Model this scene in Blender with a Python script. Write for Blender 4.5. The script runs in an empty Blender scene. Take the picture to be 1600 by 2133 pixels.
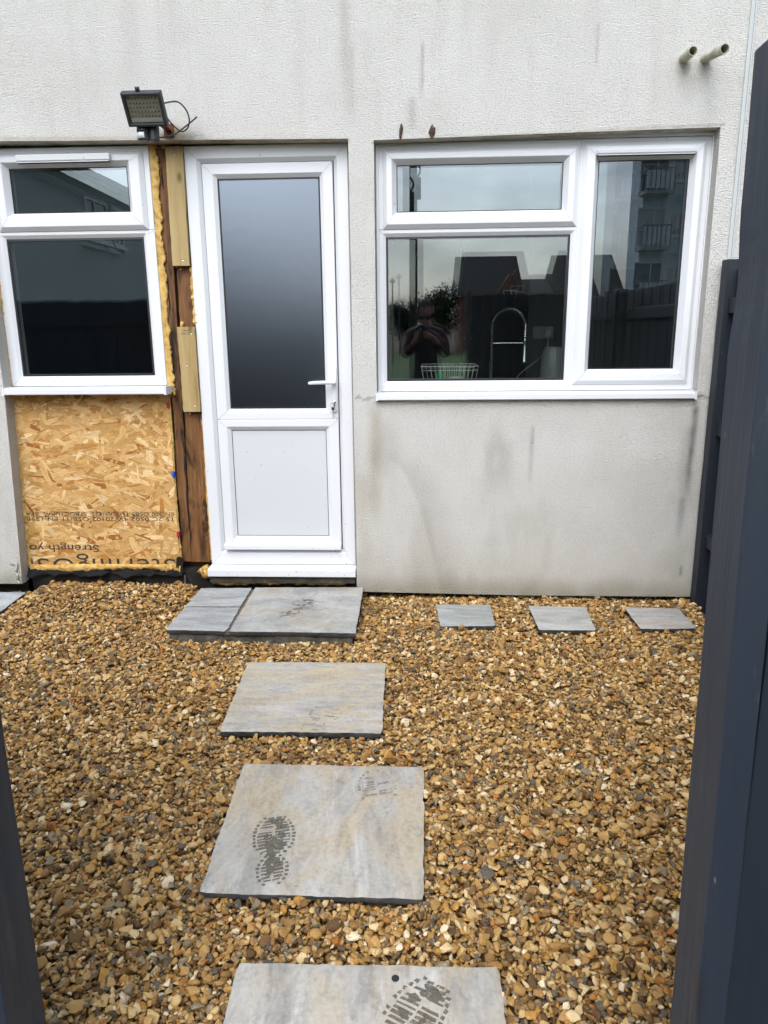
import bpy, bmesh, math, random
import numpy as np
from mathutils import Vector, Matrix, Euler

random.seed(7)
rng = np.random.default_rng(11)
sc = bpy.context.scene
R = math.radians
# ------------------------------------------------------------------ camera
cam_d = bpy.data.cameras.new('camera'); cam = bpy.data.objects.new('camera', cam_d)
sc.collection.objects.link(cam); sc.camera = cam
cam_d.sensor_fit = 'VERTICAL'; cam_d.sensor_height = 36; cam_d.lens = 26.0
cam_d.clip_start = 0.05; cam_d.clip_end = 1500
RIGHT = Vector((0.99879, 0.04814, -0.00988)); DOWN = Vector((0.00191, -0.23875, -0.97108)); FWD = Vector((-0.04911, 0.96989, -0.23856))
m = Matrix((RIGHT, -DOWN, -FWD)).transposed().to_4x4(); m.translation = (0, -3.92, 1.47)
cam.matrix_world = m
# ------------------------------------------------------------------ sky, sun, exposure
SUN_EL, SUN_AZ = R(50), R(192)          # azimuth measured clockwise from +Y (the house side)
w = bpy.data.worlds.new('World'); sc.world = w; w.use_nodes = True
nt = w.node_tree; nt.nodes.clear()
out = nt.nodes.new('ShaderNodeOutputWorld'); bg = nt.nodes.new('ShaderNodeBackground')
sky = nt.nodes.new('ShaderNodeTexSky'); sky.sky_type = 'NISHITA'; sky.sun_disc = False
sky.sun_elevation = SUN_EL; sky.sun_rotation = SUN_AZ; sky.dust_density = 4.0; sky.air_density = 1.3; sky.ozone_density = 2.0
hsv = nt.nodes.new('ShaderNodeHueSaturation'); hsv.inputs['Saturation'].default_value = 0.55
tc = nt.nodes.new('ShaderNodeTexCoord'); mp = nt.nodes.new('ShaderNodeMapping'); mp.inputs['Scale'].default_value = (1.6, 1.6, 4.5)
nz = nt.nodes.new('ShaderNodeTexNoise'); nz.inputs['Scale'].default_value = 3.2; nz.inputs['Detail'].default_value = 5; nz.inputs['Roughness'].default_value = .5
cr = nt.nodes.new('ShaderNodeMapRange'); cr.inputs[1].default_value = .3; cr.inputs[2].default_value = .7; cr.inputs[3].default_value = .60; cr.inputs[4].default_value = 1.36
mx = nt.nodes.new('ShaderNodeMix'); mx.data_type = 'RGBA'; mx.blend_type = 'MULTIPLY'; mx.inputs[0].default_value = 1
L = nt.links.new
L(tc.outputs['Generated'], mp.inputs['Vector']); L(mp.outputs[0], nz.inputs['Vector']); L(nz.outputs['Fac'], cr.inputs[0])
tint = nt.nodes.new('ShaderNodeMix'); tint.data_type = 'RGBA'; tint.blend_type = 'MULTIPLY'; tint.inputs[0].default_value = 1; tint.inputs[7].default_value = (.94, 1.0, 1.075, 1)
L(sky.outputs[0], hsv.inputs['Color']); L(hsv.outputs[0], tint.inputs[6]); L(tint.outputs[2], mx.inputs[6]); L(cr.outputs[0], mx.inputs[7])
L(mx.outputs[2], bg.inputs['Color']); bg.inputs['Strength'].default_value = 0.15
L(bg.outputs[0], out.inputs['Surface'])
sun_d = bpy.data.lights.new('sun', 'SUN'); sun_d.energy = 0.5; sun_d.angle = R(70); sun_d.color = (1.0, .98, .96)
sun = bpy.data.objects.new('sun', sun_d); sc.collection.objects.link(sun)
sd = Vector((math.sin(SUN_AZ)*math.cos(SUN_EL), math.cos(SUN_AZ)*math.cos(SUN_EL), math.sin(SUN_EL)))
sun.rotation_euler = (-sd).to_track_quat('-Z', 'Y').to_euler(); sun.location = (0, 0, 30)
sc.view_settings.view_transform = 'Standard'; sc.view_settings.look = 'None'
sc.view_settings.exposure = 1.2; sc.view_settings.gamma = 1; sc.view_settings.use_curve_mapping = False
sc.render.engine = 'CYCLES'
sc.cycles.max_bounces = 8; sc.cycles.transparent_max_bounces = 12; sc.cycles.caustics_reflective = False; sc.cycles.caustics_refractive = False
sc.cycles.use_denoising = True

# ------------------------------------------------------------------ helpers: noise
def _hash(ix, iy, s):
    h = (ix.astype(np.int64)*374761393 + iy.astype(np.int64)*668265263 + s*1442695041) & 0x7fffffff
    h = ((h ^ (h >> 13))*1274126177) & 0x7fffffff
    return ((h ^ (h >> 16)) & 0xffff)/65535.0
def vn(x, y, s=0):
    x = np.asarray(x, float); y = np.asarray(y, float)
    ix = np.floor(x); iy = np.floor(y); fx = x-ix; fy = y-iy
    fx = fx*fx*(3-2*fx); fy = fy*fy*(3-2*fy); ix = ix.astype(np.int64); iy = iy.astype(np.int64)
    a = _hash(ix, iy, s); b = _hash(ix+1, iy, s); c = _hash(ix, iy+1, s); d = _hash(ix+1, iy+1, s)
    return a+(b-a)*fx+(c-a)*fy+(a-b-c+d)*fx*fy
def fbm(x, y, s=0, o=4):
    t = 0; a = .5; n = 0
    for k in range(o):
        t = t+a*vn(np.asarray(x)*2**k, np.asarray(y)*2**k, s+k*17); n += a; a *= .5
    return t/n
def sstep(a, b, x):
    t = np.clip((np.asarray(x, float)-a)/(b-a), 0, 1); return t*t*(3-2*t)

# ------------------------------------------------------------------ helpers: objects
COL = sc.collection
def empty(name, loc=(0, 0, 0)):
    o = bpy.data.objects.new(name, None); COL.objects.link(o); o.location = loc; o.empty_display_size = .1; return o
def tag(o, label=None, cat=None, group=None, kind=None):
    if label: o['label'] = label
    if cat: o['category'] = cat
    if group: o['group'] = group
    if kind: o['kind'] = kind
    return o
def link(name, me, mats=None, parent=None, smooth=None):
    if mats is not None:
        for mm in (mats if isinstance(mats, (list, tuple)) else [mats]): me.materials.append(mm)
    o = bpy.data.objects.new(name, me); COL.objects.link(o)
    if smooth is not None:
        me.polygons.foreach_set('use_smooth', [True]*len(me.polygons))
        if smooth < 180: me.set_sharp_from_angle(angle=R(smooth))
    if parent: setp(o, parent)
    return o
def wpos(o):
    p = Vector(o.location)
    while o.parent:
        p = p + o.matrix_parent_inverse.translation + o.parent.location; o = o.parent
    return p
def setp(o, parent):
    o.parent = parent
    # children are modelled in world coordinates (origin 0)
    o.matrix_parent_inverse = Matrix.Translation(-wpos(parent))
def obj(name, bm, mats=None, parent=None, smooth=None, bevel=0):
    bmesh.ops.recalc_face_normals(bm, faces=bm.faces)
    me = bpy.data.meshes.new(name); bm.to_mesh(me); bm.free()
    o = link(name, me, mats, parent, smooth)
    if bevel:
        b = o.modifiers.new('bevel', 'BEVEL'); b.width = bevel; b.segments = 2; b.limit_method = 'ANGLE'; b.angle_limit = R(35)
    return o
def pyobj(name, V, F, mats=None, parent=None, smooth=None):
    me = bpy.data.meshes.new(name); me.from_pydata([tuple(v) for v in V], [], [tuple(f) for f in F]); me.update()
    return link(name, me, mats, parent, smooth)
NB = bmesh.new
def box(bm, x0, x1, y0, y1, z0, z1):
    v = [bm.verts.new(p) for p in ((x0,y0,z0),(x1,y0,z0),(x1,y1,z0),(x0,y1,z0),(x0,y0,z1),(x1,y0,z1),(x1,y1,z1),(x0,y1,z1))]
    for f in ((0,3,2,1),(4,5,6,7),(0,1,5,4),(1,2,6,5),(2,3,7,6),(3,0,4,7)): bm.faces.new([v[i] for i in f])
    return v
def obox(bm, c, ax, ay, az, hx, hy, hz):
    c = Vector(c); v = []
    for sz in (-1, 1):
        for sx, sy in ((-1,-1),(1,-1),(1,1),(-1,1)): v.append(bm.verts.new(c+ax*hx*sx+ay*hy*sy+az*hz*sz))
    for f in ((0,3,2,1),(4,5,6,7),(0,1,5,4),(1,2,6,5),(2,3,7,6),(3,0,4,7)): bm.faces.new([v[i] for i in f])
    return v
def tube(bm, pts, r, n=10, caps=True):
    pts = [Vector(p) for p in pts]; rr = r if hasattr(r, '__len__') else [r]*len(pts)
    rings = []; up = None
    for i, p in enumerate(pts):
        t = (pts[min(i+1, len(pts)-1)]-pts[max(i-1, 0)]).normalized()
        if up is None: up = t.orthogonal().normalized()
        up = (up-t*up.dot(t)).normalized(); sd_ = t.cross(up)
        rings.append([bm.verts.new(p+(up*math.cos(2*math.pi*k/n)+sd_*math.sin(2*math.pi*k/n))*rr[i]) for k in range(n)])
    for a, b in zip(rings, rings[1:]):
        for k in range(n): bm.faces.new((a[k], a[(k+1)%n], b[(k+1)%n], b[k]))
    if caps:
        bm.faces.new(rings[0][::-1]); bm.faces.new(rings[-1])
    return rings
def lathe(bm, prof, c, axis=(0,0,1), n=20):
    ax = Vector(axis).normalized(); u = ax.orthogonal().normalized(); v = ax.cross(u); c = Vector(c); rings = []
    for r, h in prof:
        rings.append([bm.verts.new(c+ax*h+(u*math.cos(2*math.pi*k/n)+v*math.sin(2*math.pi*k/n))*max(r, 1e-4)) for k in range(n)])
    for a, b in zip(rings, rings[1:]):
        for k in range(n): bm.faces.new((a[k], a[(k+1)%n], b[(k+1)%n], b[k]))
    bm.faces.new(rings[0][::-1]); bm.faces.new(rings[-1])
def ring(bm, O, I, prof, closed=True):
    loops = []
    for base, d, y in prof:
        if base == 0: x0, x1, z0, z1 = O[0]+d, O[1]-d, O[2]+d, O[3]-d
        else: x0, x1, z0, z1 = I[0]-d, I[1]+d, I[2]-d, I[3]+d
        loops.append([bm.verts.new(p) for p in ((x0,y,z0),(x1,y,z0),(x1,y,z1),(x0,y,z1))])
    n = len(loops)
    for i in range(n if closed else n-1):
        a, b = loops[i], loops[(i+1)%n]
        for k in range(4): bm.faces.new((a[k], a[(k+1)%4], b[(k+1)%4], b[k]))
def spline(pts, n=8):
    P = [Vector(p) for p in pts]; o = []
    for i in range(len(P)-1):
        p0, p1, p2, p3 = P[max(i-1,0)], P[i], P[i+1], P[min(i+2,len(P)-1)]
        for k in range(n):
            t = k/n; o.append(.5*((2*p1)+(p2-p0)*t+(2*p0-5*p1+4*p2-p3)*t*t+(3*p1-p0-3*p2+p3)*t**3))
    o.append(P[-1]); return o

# ------------------------------------------------------------------ helpers: materials
def mat(name, col=(.5,.5,.5), rough=.5, metal=0, spec=.5):
    mt = bpy.data.materials.new(name); mt.use_nodes = True; b = mt.node_tree.nodes['Principled BSDF']
    b.inputs['Base Color'].default_value = (*col, 1); b.inputs['Roughness'].default_value = rough; b.inputs['Metallic'].default_value = metal
    b.inputs['Specular IOR Level'].default_value = spec
    return mt
class NT:
    def __init__(s, mt): s.t = mt.node_tree; s.b = s.t.nodes['Principled BSDF']; s.l = s.t.links.new
    def n(s, ty, **kw):
        nd = s.t.nodes.new('ShaderNode'+ty)
        for k, v in kw.items():
            if k in nd.inputs.keys(): nd.inputs[k].default_value = v
            else: setattr(nd, k, v)
        return nd
    def noise(s, vec, scale, detail=4, rough=.55, dist=0):
        nd = s.n('TexNoise', Scale=scale, Detail=detail, Roughness=rough, Distortion=dist)
        if vec is not None: s.l(vec, nd.inputs['Vector'])
        return nd.outputs['Fac']
    def pos(s, scale=(1,1,1), objc=False):
        src = s.n('TexCoord').outputs['Object'] if objc else s.n('NewGeometry').outputs['Position']
        mp_ = s.n('Mapping'); mp_.inputs['Scale'].default_value = scale; s.l(src, mp_.inputs['Vector']); return mp_.outputs[0]
    def ramp(s, fac, stops, interp='LINEAR'):
        nd = s.n('ValToRGB'); nd.color_ramp.interpolation = interp; e = nd.color_ramp.elements
        while len(e) < len(stops): e.new(.5)
        for el, (p, c) in zip(e, stops): el.position = p; el.color = (*c, 1) if len(c) == 3 else c
        s.l(fac, nd.inputs['Fac']); return nd.outputs['Color']
    def mix(s, fac, a, b, mode='MIX'):
        nd = s.n('Mix', data_type='RGBA', blend_type=mode)
        for i, v in ((0, fac), (6, a), (7, b)):
            if isinstance(v, (int, float)): nd.inputs[i].default_value = v
            elif isinstance(v, tuple): nd.inputs[i].default_value = (*v, 1) if len(v) == 3 else v
            else: s.l(v, nd.inputs[i])
        return nd.outputs[2]
    def maprange(s, v, a, b, c, d):
        nd = s.n('MapRange'); s.l(v, nd.inputs[0])
        for i, q in enumerate((a, b, c, d)): nd.inputs[i+1].default_value = q
        return nd.outputs[0]
    def bump(s, h, dist, strength=1, normal=None):
        nd = s.n('Bump', Distance=dist, Strength=strength); s.l(h, nd.inputs['Height'])
        if normal is not None: s.l(normal, nd.inputs['Normal'])
        return nd.outputs[0]
    def math(s, op, a, b=None):
        nd = s.n('Math', operation=op)
        for i, v in ((0, a), (1, b)):
            if v is None: continue
            if isinstance(v, (int, float)): nd.inputs[i].default_value = v
            else: s.l(v, nd.inputs[i])
        return nd.outputs[0]
    def base(s, c): s.l(c, s.b.inputs['Base Color'])
    def rough(s, c): s.l(c, s.b.inputs['Roughness'])
    def normal(s, c): s.l(c, s.b.inputs['Normal'])

def m_render():
    mt = mat('render', rough=.9, spec=.2); t = NT(mt)
    a = t.n('Attribute', attribute_name='stain')
    p = t.pos()
    fine = t.noise(t.pos((1, 1, 1.5)), 300, 3, .6); mid = t.noise(t.pos((1, 1, 1.9)), 92, 4, .68, .15)
    big = t.noise(p, 3.2, 4, .6)
    c = t.mix(1, a.outputs['Color'], t.ramp(big, [(.3, (.93,.93,.92)), (.7, (1,1,1))]), 'MULTIPLY')
    c = t.mix(1, c, t.ramp(mid, [(.3, (.80,.79,.77)), (.5, (1,1,1))]), 'MULTIPLY')
    t.base(c)
    h = t.math('ADD', mid, t.math('MULTIPLY', fine, .35))
    t.normal(t.bump(h, .020, 1)); return mt
def m_upvc(name, col):
    mt = mat(name, col, .3, 0, .45); t = NT(mt); p = t.pos()
    c = t.ramp(t.noise(p, 1.6, 3, .5), [(.3, tuple(v*.965 for v in col)), (.65, col)])
    sp = t.noise(p, 70, 1, .4); sx = t.n('SeparateXYZ'); t.l(t.n('NewGeometry').outputs['Position'], sx.inputs[0])
    low = t.maprange(sx.outputs['Z'], .14, .55, .055, 0); th = t.math('ADD', sp, low)
    c = t.mix(t.maprange(th, .79, .81, 0, .75), c, (.25,.19,.12)); t.base(c); return mt
def m_wood(name, dark, light, sc_=(38, 38, 1.6), rough=.7, knots=True, bumpd=.0015, rot=False):
    mt = mat(name, light, rough, 0, .25); t = NT(mt); p = t.pos(sc_)
    g = t.noise(p, 1.0, 5, .65, .5); g2 = t.noise(p, 4.5, 3, .6)
    big = t.noise(t.pos((3, 3, 1.1)), 1, 3)
    f = t.math('ADD', t.math('MULTIPLY', g, .6), t.math('ADD', t.math('MULTIPLY', g2, .2), t.math('MULTIPLY', big, .25)))
    c = t.ramp(f, [(.35, dark), (.5, tuple((a+b)/2 for a, b in zip(dark, light))), (.68, light)])
    if rot:
        c = t.mix(t.maprange(t.noise(t.pos((7, 7, 1.6)), 1.3, 5, .72, .6), .49, .60, 0, .9), c, (.020,.010,.006))
        c = t.mix(t.maprange(t.noise(t.pos((16, 16, 2.2)), 1.1, 5, .7), .60, .72, 0, .5), c, (.42,.23,.10))
    if knots:
        v = t.n('TexVoronoi', Scale=1.0); t.l(t.pos((9, 9, 4.5)), v.inputs['Vector'])
        c = t.mix(t.maprange(v.outputs['Distance'], .05, .16, .75, 0), c, tuple(v_*.45 for v_ in dark))
    t.base(c); t.normal(t.bump(f, bumpd, .8)); return mt
def m_paintwood(name, k, worn):
    mt = mat(name, (.04,.05,.065), .5, 0, .35); t = NT(mt); p = t.pos((22, 22, 1.3))
    g = t.noise(p, 1, 5, .65, .3); big = t.noise(t.pos((5, 5, .9)), 1, 4, .6)
    c = t.ramp(big, [(.32, (.026*k,.036*k,.053*k)), (.6, (.034*k,.044*k,.061*k)), (.78, (.042*k,.049*k,.062*k))])
    w_ = t.maprange(t.noise(t.pos((30, 30, 2.6)), 1, 5, .7), .66-worn*.2, .78-worn*.1, 0, .5+.2*worn)
    c = t.mix(w_, c, (.085,.078,.074))
    if worn:
        c = t.mix(t.maprange(t.noise(t.pos((26, 26, .8)), 1.2, 5, .7), .56, .66, 0, .75), c, (.020,.022,.027))
        c = t.mix(t.maprange(t.noise(t.pos((14, 14, 2.2)), 1.4, 6, .75), .62, .72, 0, .5*(.5+worn*.5)), c, (.135,.135,.14))
        kn = t.n('TexVoronoi', Scale=1.0); t.l(t.pos((7, 7, 2.6)), kn.inputs['Vector']); c = t.mix(t.maprange(kn.outputs['Distance'], .08, .20, .8, 0), c, (.016,.018,.022))
    chip = t.maprange(t.noise(t.pos((40, 40, 14)), 1, 3, .6), .72, .75, 0, .7)
    c = t.mix(chip, c, (.16,.14,.12)); t.base(c)
    t.rough(t.maprange(g, .3, .7, .42, .62)); t.normal(t.bump(t.math('ADD', g, t.math('MULTIPLY', t.noise(t.pos((45, 45, 2.2)), 1, 5, .75), .5)), .0030, .7)); return mt
def m_slab(name, grey, buff, amt, seed, stretch=(2.2, 9, 1)):
    mt = mat(name, grey, .62, 0, .4); t = NT(mt)
    def P_(sc__, k):
        off = t.n('VectorMath', operation='ADD'); t.l(t.pos(sc__), off.inputs[0]); off.inputs[1].default_value = (seed*3.1+k, seed*1.7+k*2, seed); return off.outputs[0]
    st_ = P_(stretch, 0); iso = P_((1, 1, 1), 5); mid_ = P_(tuple((v+3)/2 for v in stretch), 9)
    a = t.noise(st_, 1.3, 6, .65, 1.0); b = t.noise(st_, 3.4, 6, .72, .9); fine = t.noise(iso, 70, 4, .68)
    col = t.ramp(a, [(.30, tuple(v*.70 for v in grey)), (.48, grey), (.66, tuple(min(1, v*1.28) for v in grey))])
    big = t.noise(mid_, 1.5, 6, .66, .8)
    col = t.mix(t.maprange(big, .62-.24*amt, .78-.24*amt, 0, .9), col, buff)
    col = t.mix(t.maprange(t.noise(P_(stretch, 21), 2.2, 6, .7, .6), .60, .70, 0, .6), col, tuple(min(1, v*1.6) for v in grey))
    col = t.mix(t.maprange(t.noise(iso, 6, 5, .7), .64, .76, 0, .6*min(1, amt*2)), col, (.34,.215,.09))
    col = t.mix(t.maprange(t.noise(iso, 26, 3, .6), .70, .76, 0, .45), col, tuple(v*.45 for v in grey))
    col = t.mix(1, col, t.ramp(t.math('ADD', t.math('MULTIPLY', b, .6), t.math('MULTIPLY', fine, .4)), [(.36, (.70,.70,.69)), (.5, (1,1,1)), (.64, (1.16,1.16,1.16))]), 'MULTIPLY')
    t.base(col); t.normal(t.bump(t.math('ADD', t.math('MULTIPLY', fine, .35), b), .005, .7))
    t.rough(t.maprange(b, .3, .7, .5, .75)); return mt
def m_glass(name, tint=(.94,.97,.95), rough=0, gl=(1,1,1), k=1.9, frost=0):
    mt = bpy.data.materials.new(name); mt.use_nodes = True; t = mt.node_tree; t.nodes.clear(); n = t.nodes.new; l = t.links.new
    o = n('ShaderNodeOutputMaterial'); g = n('ShaderNodeBsdfGlossy'); g.inputs['Roughness'].default_value = rough; g.inputs['Color'].default_value = (*gl, 1)
    if frost:
        tr = n('ShaderNodeBsdfRefraction'); tr.inputs['Roughness'].default_value = frost; tr.inputs['IOR'].default_value = 1.02; tr.inputs['Color'].default_value = (*tint, 1)
    else:
        tr = n('ShaderNodeBsdfTransparent'); tr.inputs['Color'].default_value = (*tint, 1)
    geo = n('ShaderNodeNewGeometry'); mr = n('ShaderNodeMapRange'); mr.inputs[3].default_value = 1.52; mr.inputs[4].default_value = 1/1.52
    fr = n('ShaderNodeFresnel'); l(geo.outputs['Backfacing'], mr.inputs[0]); l(mr.outputs[0], fr.inputs['IOR'])
    mu = n('ShaderNodeMath'); mu.operation = 'MULTIPLY'; mu.inputs[1].default_value = k; mu.use_clamp = True; l(fr.outputs[0], mu.inputs[0])
    ms = n('ShaderNodeMixShader'); l(mu.outputs[0], ms.inputs[0]); l(tr.outputs[0], ms.inputs[1]); l(g.outputs[0], ms.inputs[2]); l(ms.outputs[0], o.inputs['Surface'])
    if frost:
        tc_ = n('ShaderNodeTexCoord'); nz_ = n('ShaderNodeTexNoise'); nz_.inputs['Scale'].default_value = 22; nz_.inputs['Detail'].default_value = 2
        bp = n('ShaderNodeBump'); bp.inputs['Distance'].default_value = .0014; bp.inputs['Strength'].default_value = .20
        l(tc_.outputs['Object'], nz_.inputs['Vector']); l(nz_.outputs['Fac'], bp.inputs['Height'])
        for q in (g, tr): l(bp.outputs[0], q.inputs['Normal'])
    return mt
M = {}
M['render'] = m_render()
M['upvc'] = m_upvc('upvc', (.665,.675,.69)); M['upvc_panel'] = m_upvc('upvc_panel', (.555,.575,.585))
M['glass'] = m_glass('glass', (.84,.87,.85), 0, (.88,.95,1.0), 3.6); M['frost'] = m_glass('frosted_glass', (.45,.5,.54), .245, (.73,.83,.98), 5.4, .35)
M['black'] = mat('rubber', (.012,.012,.013), .55); M['spacer'] = mat('spacer', (.09,.095,.10), .5)
M['plastic_black'] = mat('black_plastic', (.022,.023,.026), .42); M['metal'] = mat('chrome', (.62,.63,.65), .18, 1)
M['tan_wood'] = m_wood('treated_timber', (.22,.145,.052), (.47,.35,.165)); M['brown_wood'] = m_wood('old_timber', (.024,.011,.005), (.25,.115,.042), (30, 30, 1.5), .6, rot=True)
M['fence'] = m_paintwood('fence_paint', .42, 0); M['gate'] = m_paintwood('gate_paint', .62, .15); M['gate_worn_lit'] = m_paintwood('worn_lit_paint', .95, .6)  # last one: inner-face light put into the paler tone, besides real wear
def m_noise(name, stops, scale, rough=.8, bumpd=0, detail=5, dist=0, spec=.3):
    mt = mat(name, rough=rough, spec=spec); t = NT(mt); f = t.noise(t.pos(), scale, detail, .6, dist); t.base(t.ramp(f, stops))
    if bumpd: t.normal(t.bump(f, bumpd, .9))
    return mt
M['foam'] = m_noise('expanding_foam', [(.3, (.26,.145,.035)), (.48, (.50,.31,.085)), (.72, (.64,.45,.17))], 34, .7, .004)
M['dpc'] = m_noise('black_membrane', [(.35, (.008,.008,.009)), (.62, (.022,.021,.02)), (.78, (.06,.047,.035))], 14, .45, .004)
M['mortar'] = m_noise('mortar', [(.3, (.05,.045,.035)), (.55, (.105,.095,.075)), (.75, (.17,.155,.125))], 26, .9, .006)
M['dark_mortar'] = m_noise('damp_mortar', [(.3, (.03,.028,.022)), (.6, (.085,.075,.052)), (.78, (.2,.17,.11))], 16, .8, .006)
M['slab_edge'] = m_noise('slab_edge', [(.3, (.045,.046,.048)), (.7, (.115,.115,.115))], 30, .8, .004)  # damp edge stone, its colour also darkened for shade under the slab overhang
M['soil'] = m_noise('soil', [(.3, (.09,.055,.022)), (.7, (.22,.135,.055))], 45, .9, .006)
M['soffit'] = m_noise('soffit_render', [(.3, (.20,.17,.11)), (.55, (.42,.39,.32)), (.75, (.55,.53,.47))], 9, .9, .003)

# ================================================================== SETTING
def sheet(name, x0, x1, y0, y1, z, mt):
    o = pyobj(name, [(x0,y0,z),(x1,y0,z),(x1,y1,z),(x0,y1,z)], [(0,1,2,3)], mt); tag(o, kind='structure'); return o
sheet('ground', -600, 600, -600, 600, -.034, m_noise('earth', [(.3, (.06,.045,.025)), (.7, (.11,.085,.05))], .6, .95))
sheet('gravel_bed', -4.2, 1.50, -2.93, .12, -.026, M['soil'])
sheet('path', -40, 40, -7.5, -2.95, -.022, m_noise('asphalt', [(.3, (.04,.04,.042)), (.7, (.075,.075,.075))], 40, .9, .003))
sheet('lawn', -8, 11, -43, -7.6, -.02, m_noise('lawn_grass', [(.3, (.028,.06,.012)), (.7, (.06,.11,.025))], 3, .9))

# ------------------------------------------------------------------ the house
house = tag(empty('rendered_house', (-.2, 0, 0)), 'white roughcast rendered house with a boarded up opening beside its back door', 'house')
LO = (-2.24, -.356, .05, 2.39)        # door + left window opening
RO = (-.230, 1.420, 1.117, 2.38)      # right window opening
def deform(x, z):
    x = np.array(x, float); z = np.array(z, float)
    # lintels are a little out of level, left jamb leans outwards at its foot
    wl = np.clip(1-np.abs(z-2.39)/.12, 0, 1)*np.clip(1-np.maximum(-2.3-x, x+.30)/.08, 0, 1)
    wr = np.clip(1-np.abs(z-2.38)/.12, 0, 1)*np.clip(1-np.maximum(-.22-x, x-1.45)/.05, 0, 1)
    dz = wl*(-(x+1.2)*.0145)+wr*((x-.6)*.0138)
    dx = -.042*np.clip(1-z/1.15, 0, 1)*np.clip(1-np.abs(x+2.24)/.3, 0, 1)
    bot = np.interp(x, [-2.3, -.36, .6, 1.5], [.045, .012, -.003, -.004])*np.clip(1-(z-.033)/.25, 0, 1)
    return x+dx, z+dz+bot
def stain_color(X, Z):
    n1 = fbm(X*9, Z*3, 3); n2 = fbm(X*30, Z*9, 5); n3 = fbm(X*3, Z*3, 9)
    c = np.ones((len(X), 3))*np.array([.875,.856,.805])
    def ap(mask, col):
        nonlocal c
        mk = np.clip(mask, 0, 1)[:, None]; c = c*(1-mk)+c*np.array(col)*mk
    def streak(x, z1, z0, wd, s, col, wob=.02):
        xx = x+(fbm(Z*4, Z*0+x*10, 21)-.5)*wob
        ms = np.exp(-((X-xx)/wd)**2)*sstep(z0, z0+.35*(z1-z0), Z)*(1-sstep(z1-.12*(z1-z0), z1, Z))
        ap(ms*s*(.45+.9*n2), col)
    ap(sstep(.45, .72, n3)*.16, (.8,.8,.78)); ap(sstep(.52, .74, fbm(X*14, Z*1.1, 93))*sstep(2.3, 3.0, Z)*.20, (.78,.77,.75))
    low = (Z < 1.12) & (X > -.36)
    ap(low*(.15*(1-sstep(.0, 1.1, Z)) + .03), (.88,.87,.83))
    ap(sstep(.45, .75, fbm(X*2.2, Z*1.6, 31))*low*.30, (.82,.80,.77))
    ap((1-sstep(.03, .16, Z+.09*(n1-.5)))*.62, (.52,.49,.40))
    ap((1-sstep(.03, .40, Z+.3*(n1-.5)))*.34, (.76,.72,.61)); ap(sstep(.50, .72, fbm(X*5, Z*2.2, 91))*(Z < 1.1)*(1-sstep(.3, 1.1, Z))*.30, (.66,.63,.54))
    # drips on the upper wall
    streak(-.357, 3.4, 2.40, .022, .5, (.68,.62,.60)); streak(-.33, 2.80, 2.42, .015, .35, (.7,.7,.68))
    streak(.004, 2.80, 2.52, .007, .75, (.52,.51,.49)); streak(-.045, 2.56, 2.39, .02, .5, (.60,.59,.57))
    streak(.82, 2.86, 2.64, .006, .6, (.58,.57,.54)); streak(-1.385, 3.3, 2.55, .03, .35, (.75,.74,.72)); streak(-1.19, 3.3, 2.6, .025, .25, (.78,.77,.75))
    for k in range(16):
        xs = -2.4+4.0*random.random(); zt = 2.6+.7*random.random(); streak(xs, zt, zt-.25-.5*random.random(), .008+.02*random.random(), .22, (.8,.79,.77))
    # below the wide window
    d = np.hypot((X-.41)/.075, (Z-.80)/.20); ap((1-sstep(.3, 1.3, d))*.55*(.5+n2), (.70,.67,.63))
    streak(.592, .99, .62, .010, .65, (.62,.60,.56)); streak(.47, .92, .55, .03, .35, (.75,.73,.69)); streak(.36, .9, .45, .04, .3, (.78,.76,.72))
    arc = -.19+.30*np.sqrt(np.clip((.80-Z)/.80, 0, 1))
    dd = X-arc; ap(sstep(0, .02, dd)*(1-sstep(.03, .22, dd))*(Z < .86)*(1-sstep(.74, .86, Z))*.46, (.72,.70,.68))
    d = np.hypot((X+.19)/.10, (Z-.86)/.17); ap((1-sstep(.3, 1.2, d))*.42*(.5+n1), (.66,.63,.57))
    streak(-.245, 1.12, .35, .035, .55, (.66,.60,.48), .03); streak(-.31, .75, .06, .05, .35, (.74,.68,.54), .03)
    streak(1.422, 1.11, .55, .016, 1.0, (.30,.30,.29), .02); streak(1.40, 1.0, .4, .03, .45, (.55,.55,.53), .03); streak(1.395, .60, .33, .018, .55, (.42,.50,.52))
    streak(1.425, .21, .14, .007, 1.0, (.25,.32,.36)); streak(.60, .93, .86, .004, .5, (.5,.49,.46))
    d = np.hypot((X-1.44)/.03, (Z-1.125)/.02); ap((1-sstep(.3, 1.3, d))*.5, (.45,.43,.4))
    # edges of the openings, lamp, pipes
    e = np.abs(Z-(2.39-(X+1.2)*.0145)); ap((1-sstep(0, .022, e))*(X < -.35)*(X > -2.4)*.55*(.4+n2), (.55,.5,.38))
    d = np.hypot((X+1.21)/.16, (Z-2.405)/.035); ap((1-sstep(.2, 1.2, d))*.9*(.35+n2), (.34,.31,.24))
    d = np.hypot((X+1.205)/.035, (Z-2.435)/.03); ap((1-sstep(.3, 1.2, d))*.7, (.75,.52,.30))
    e = np.abs(Z-(2.38+(X-.6)*.0138)); ap((1-sstep(0, .012, e))*(X > -.24)*(X < 1.44)*.7*(.3+n2), (.45,.42,.36))
    for px_, s_ in ((1.221, 1.0), (1.318, .8)):
        d = np.hypot((X-px_-.005)/.04, (Z-2.655)/.055); ap((1-sstep(.2, 1.2, d))*.6*s_*(.4+n2), (.48,.45,.38))
    d = np.hypot((X-1.27)/.12, (Z-2.62)/.09); ap((1-sstep(.2, 1.2, d))*.25, (.75,.72,.66))
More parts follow.
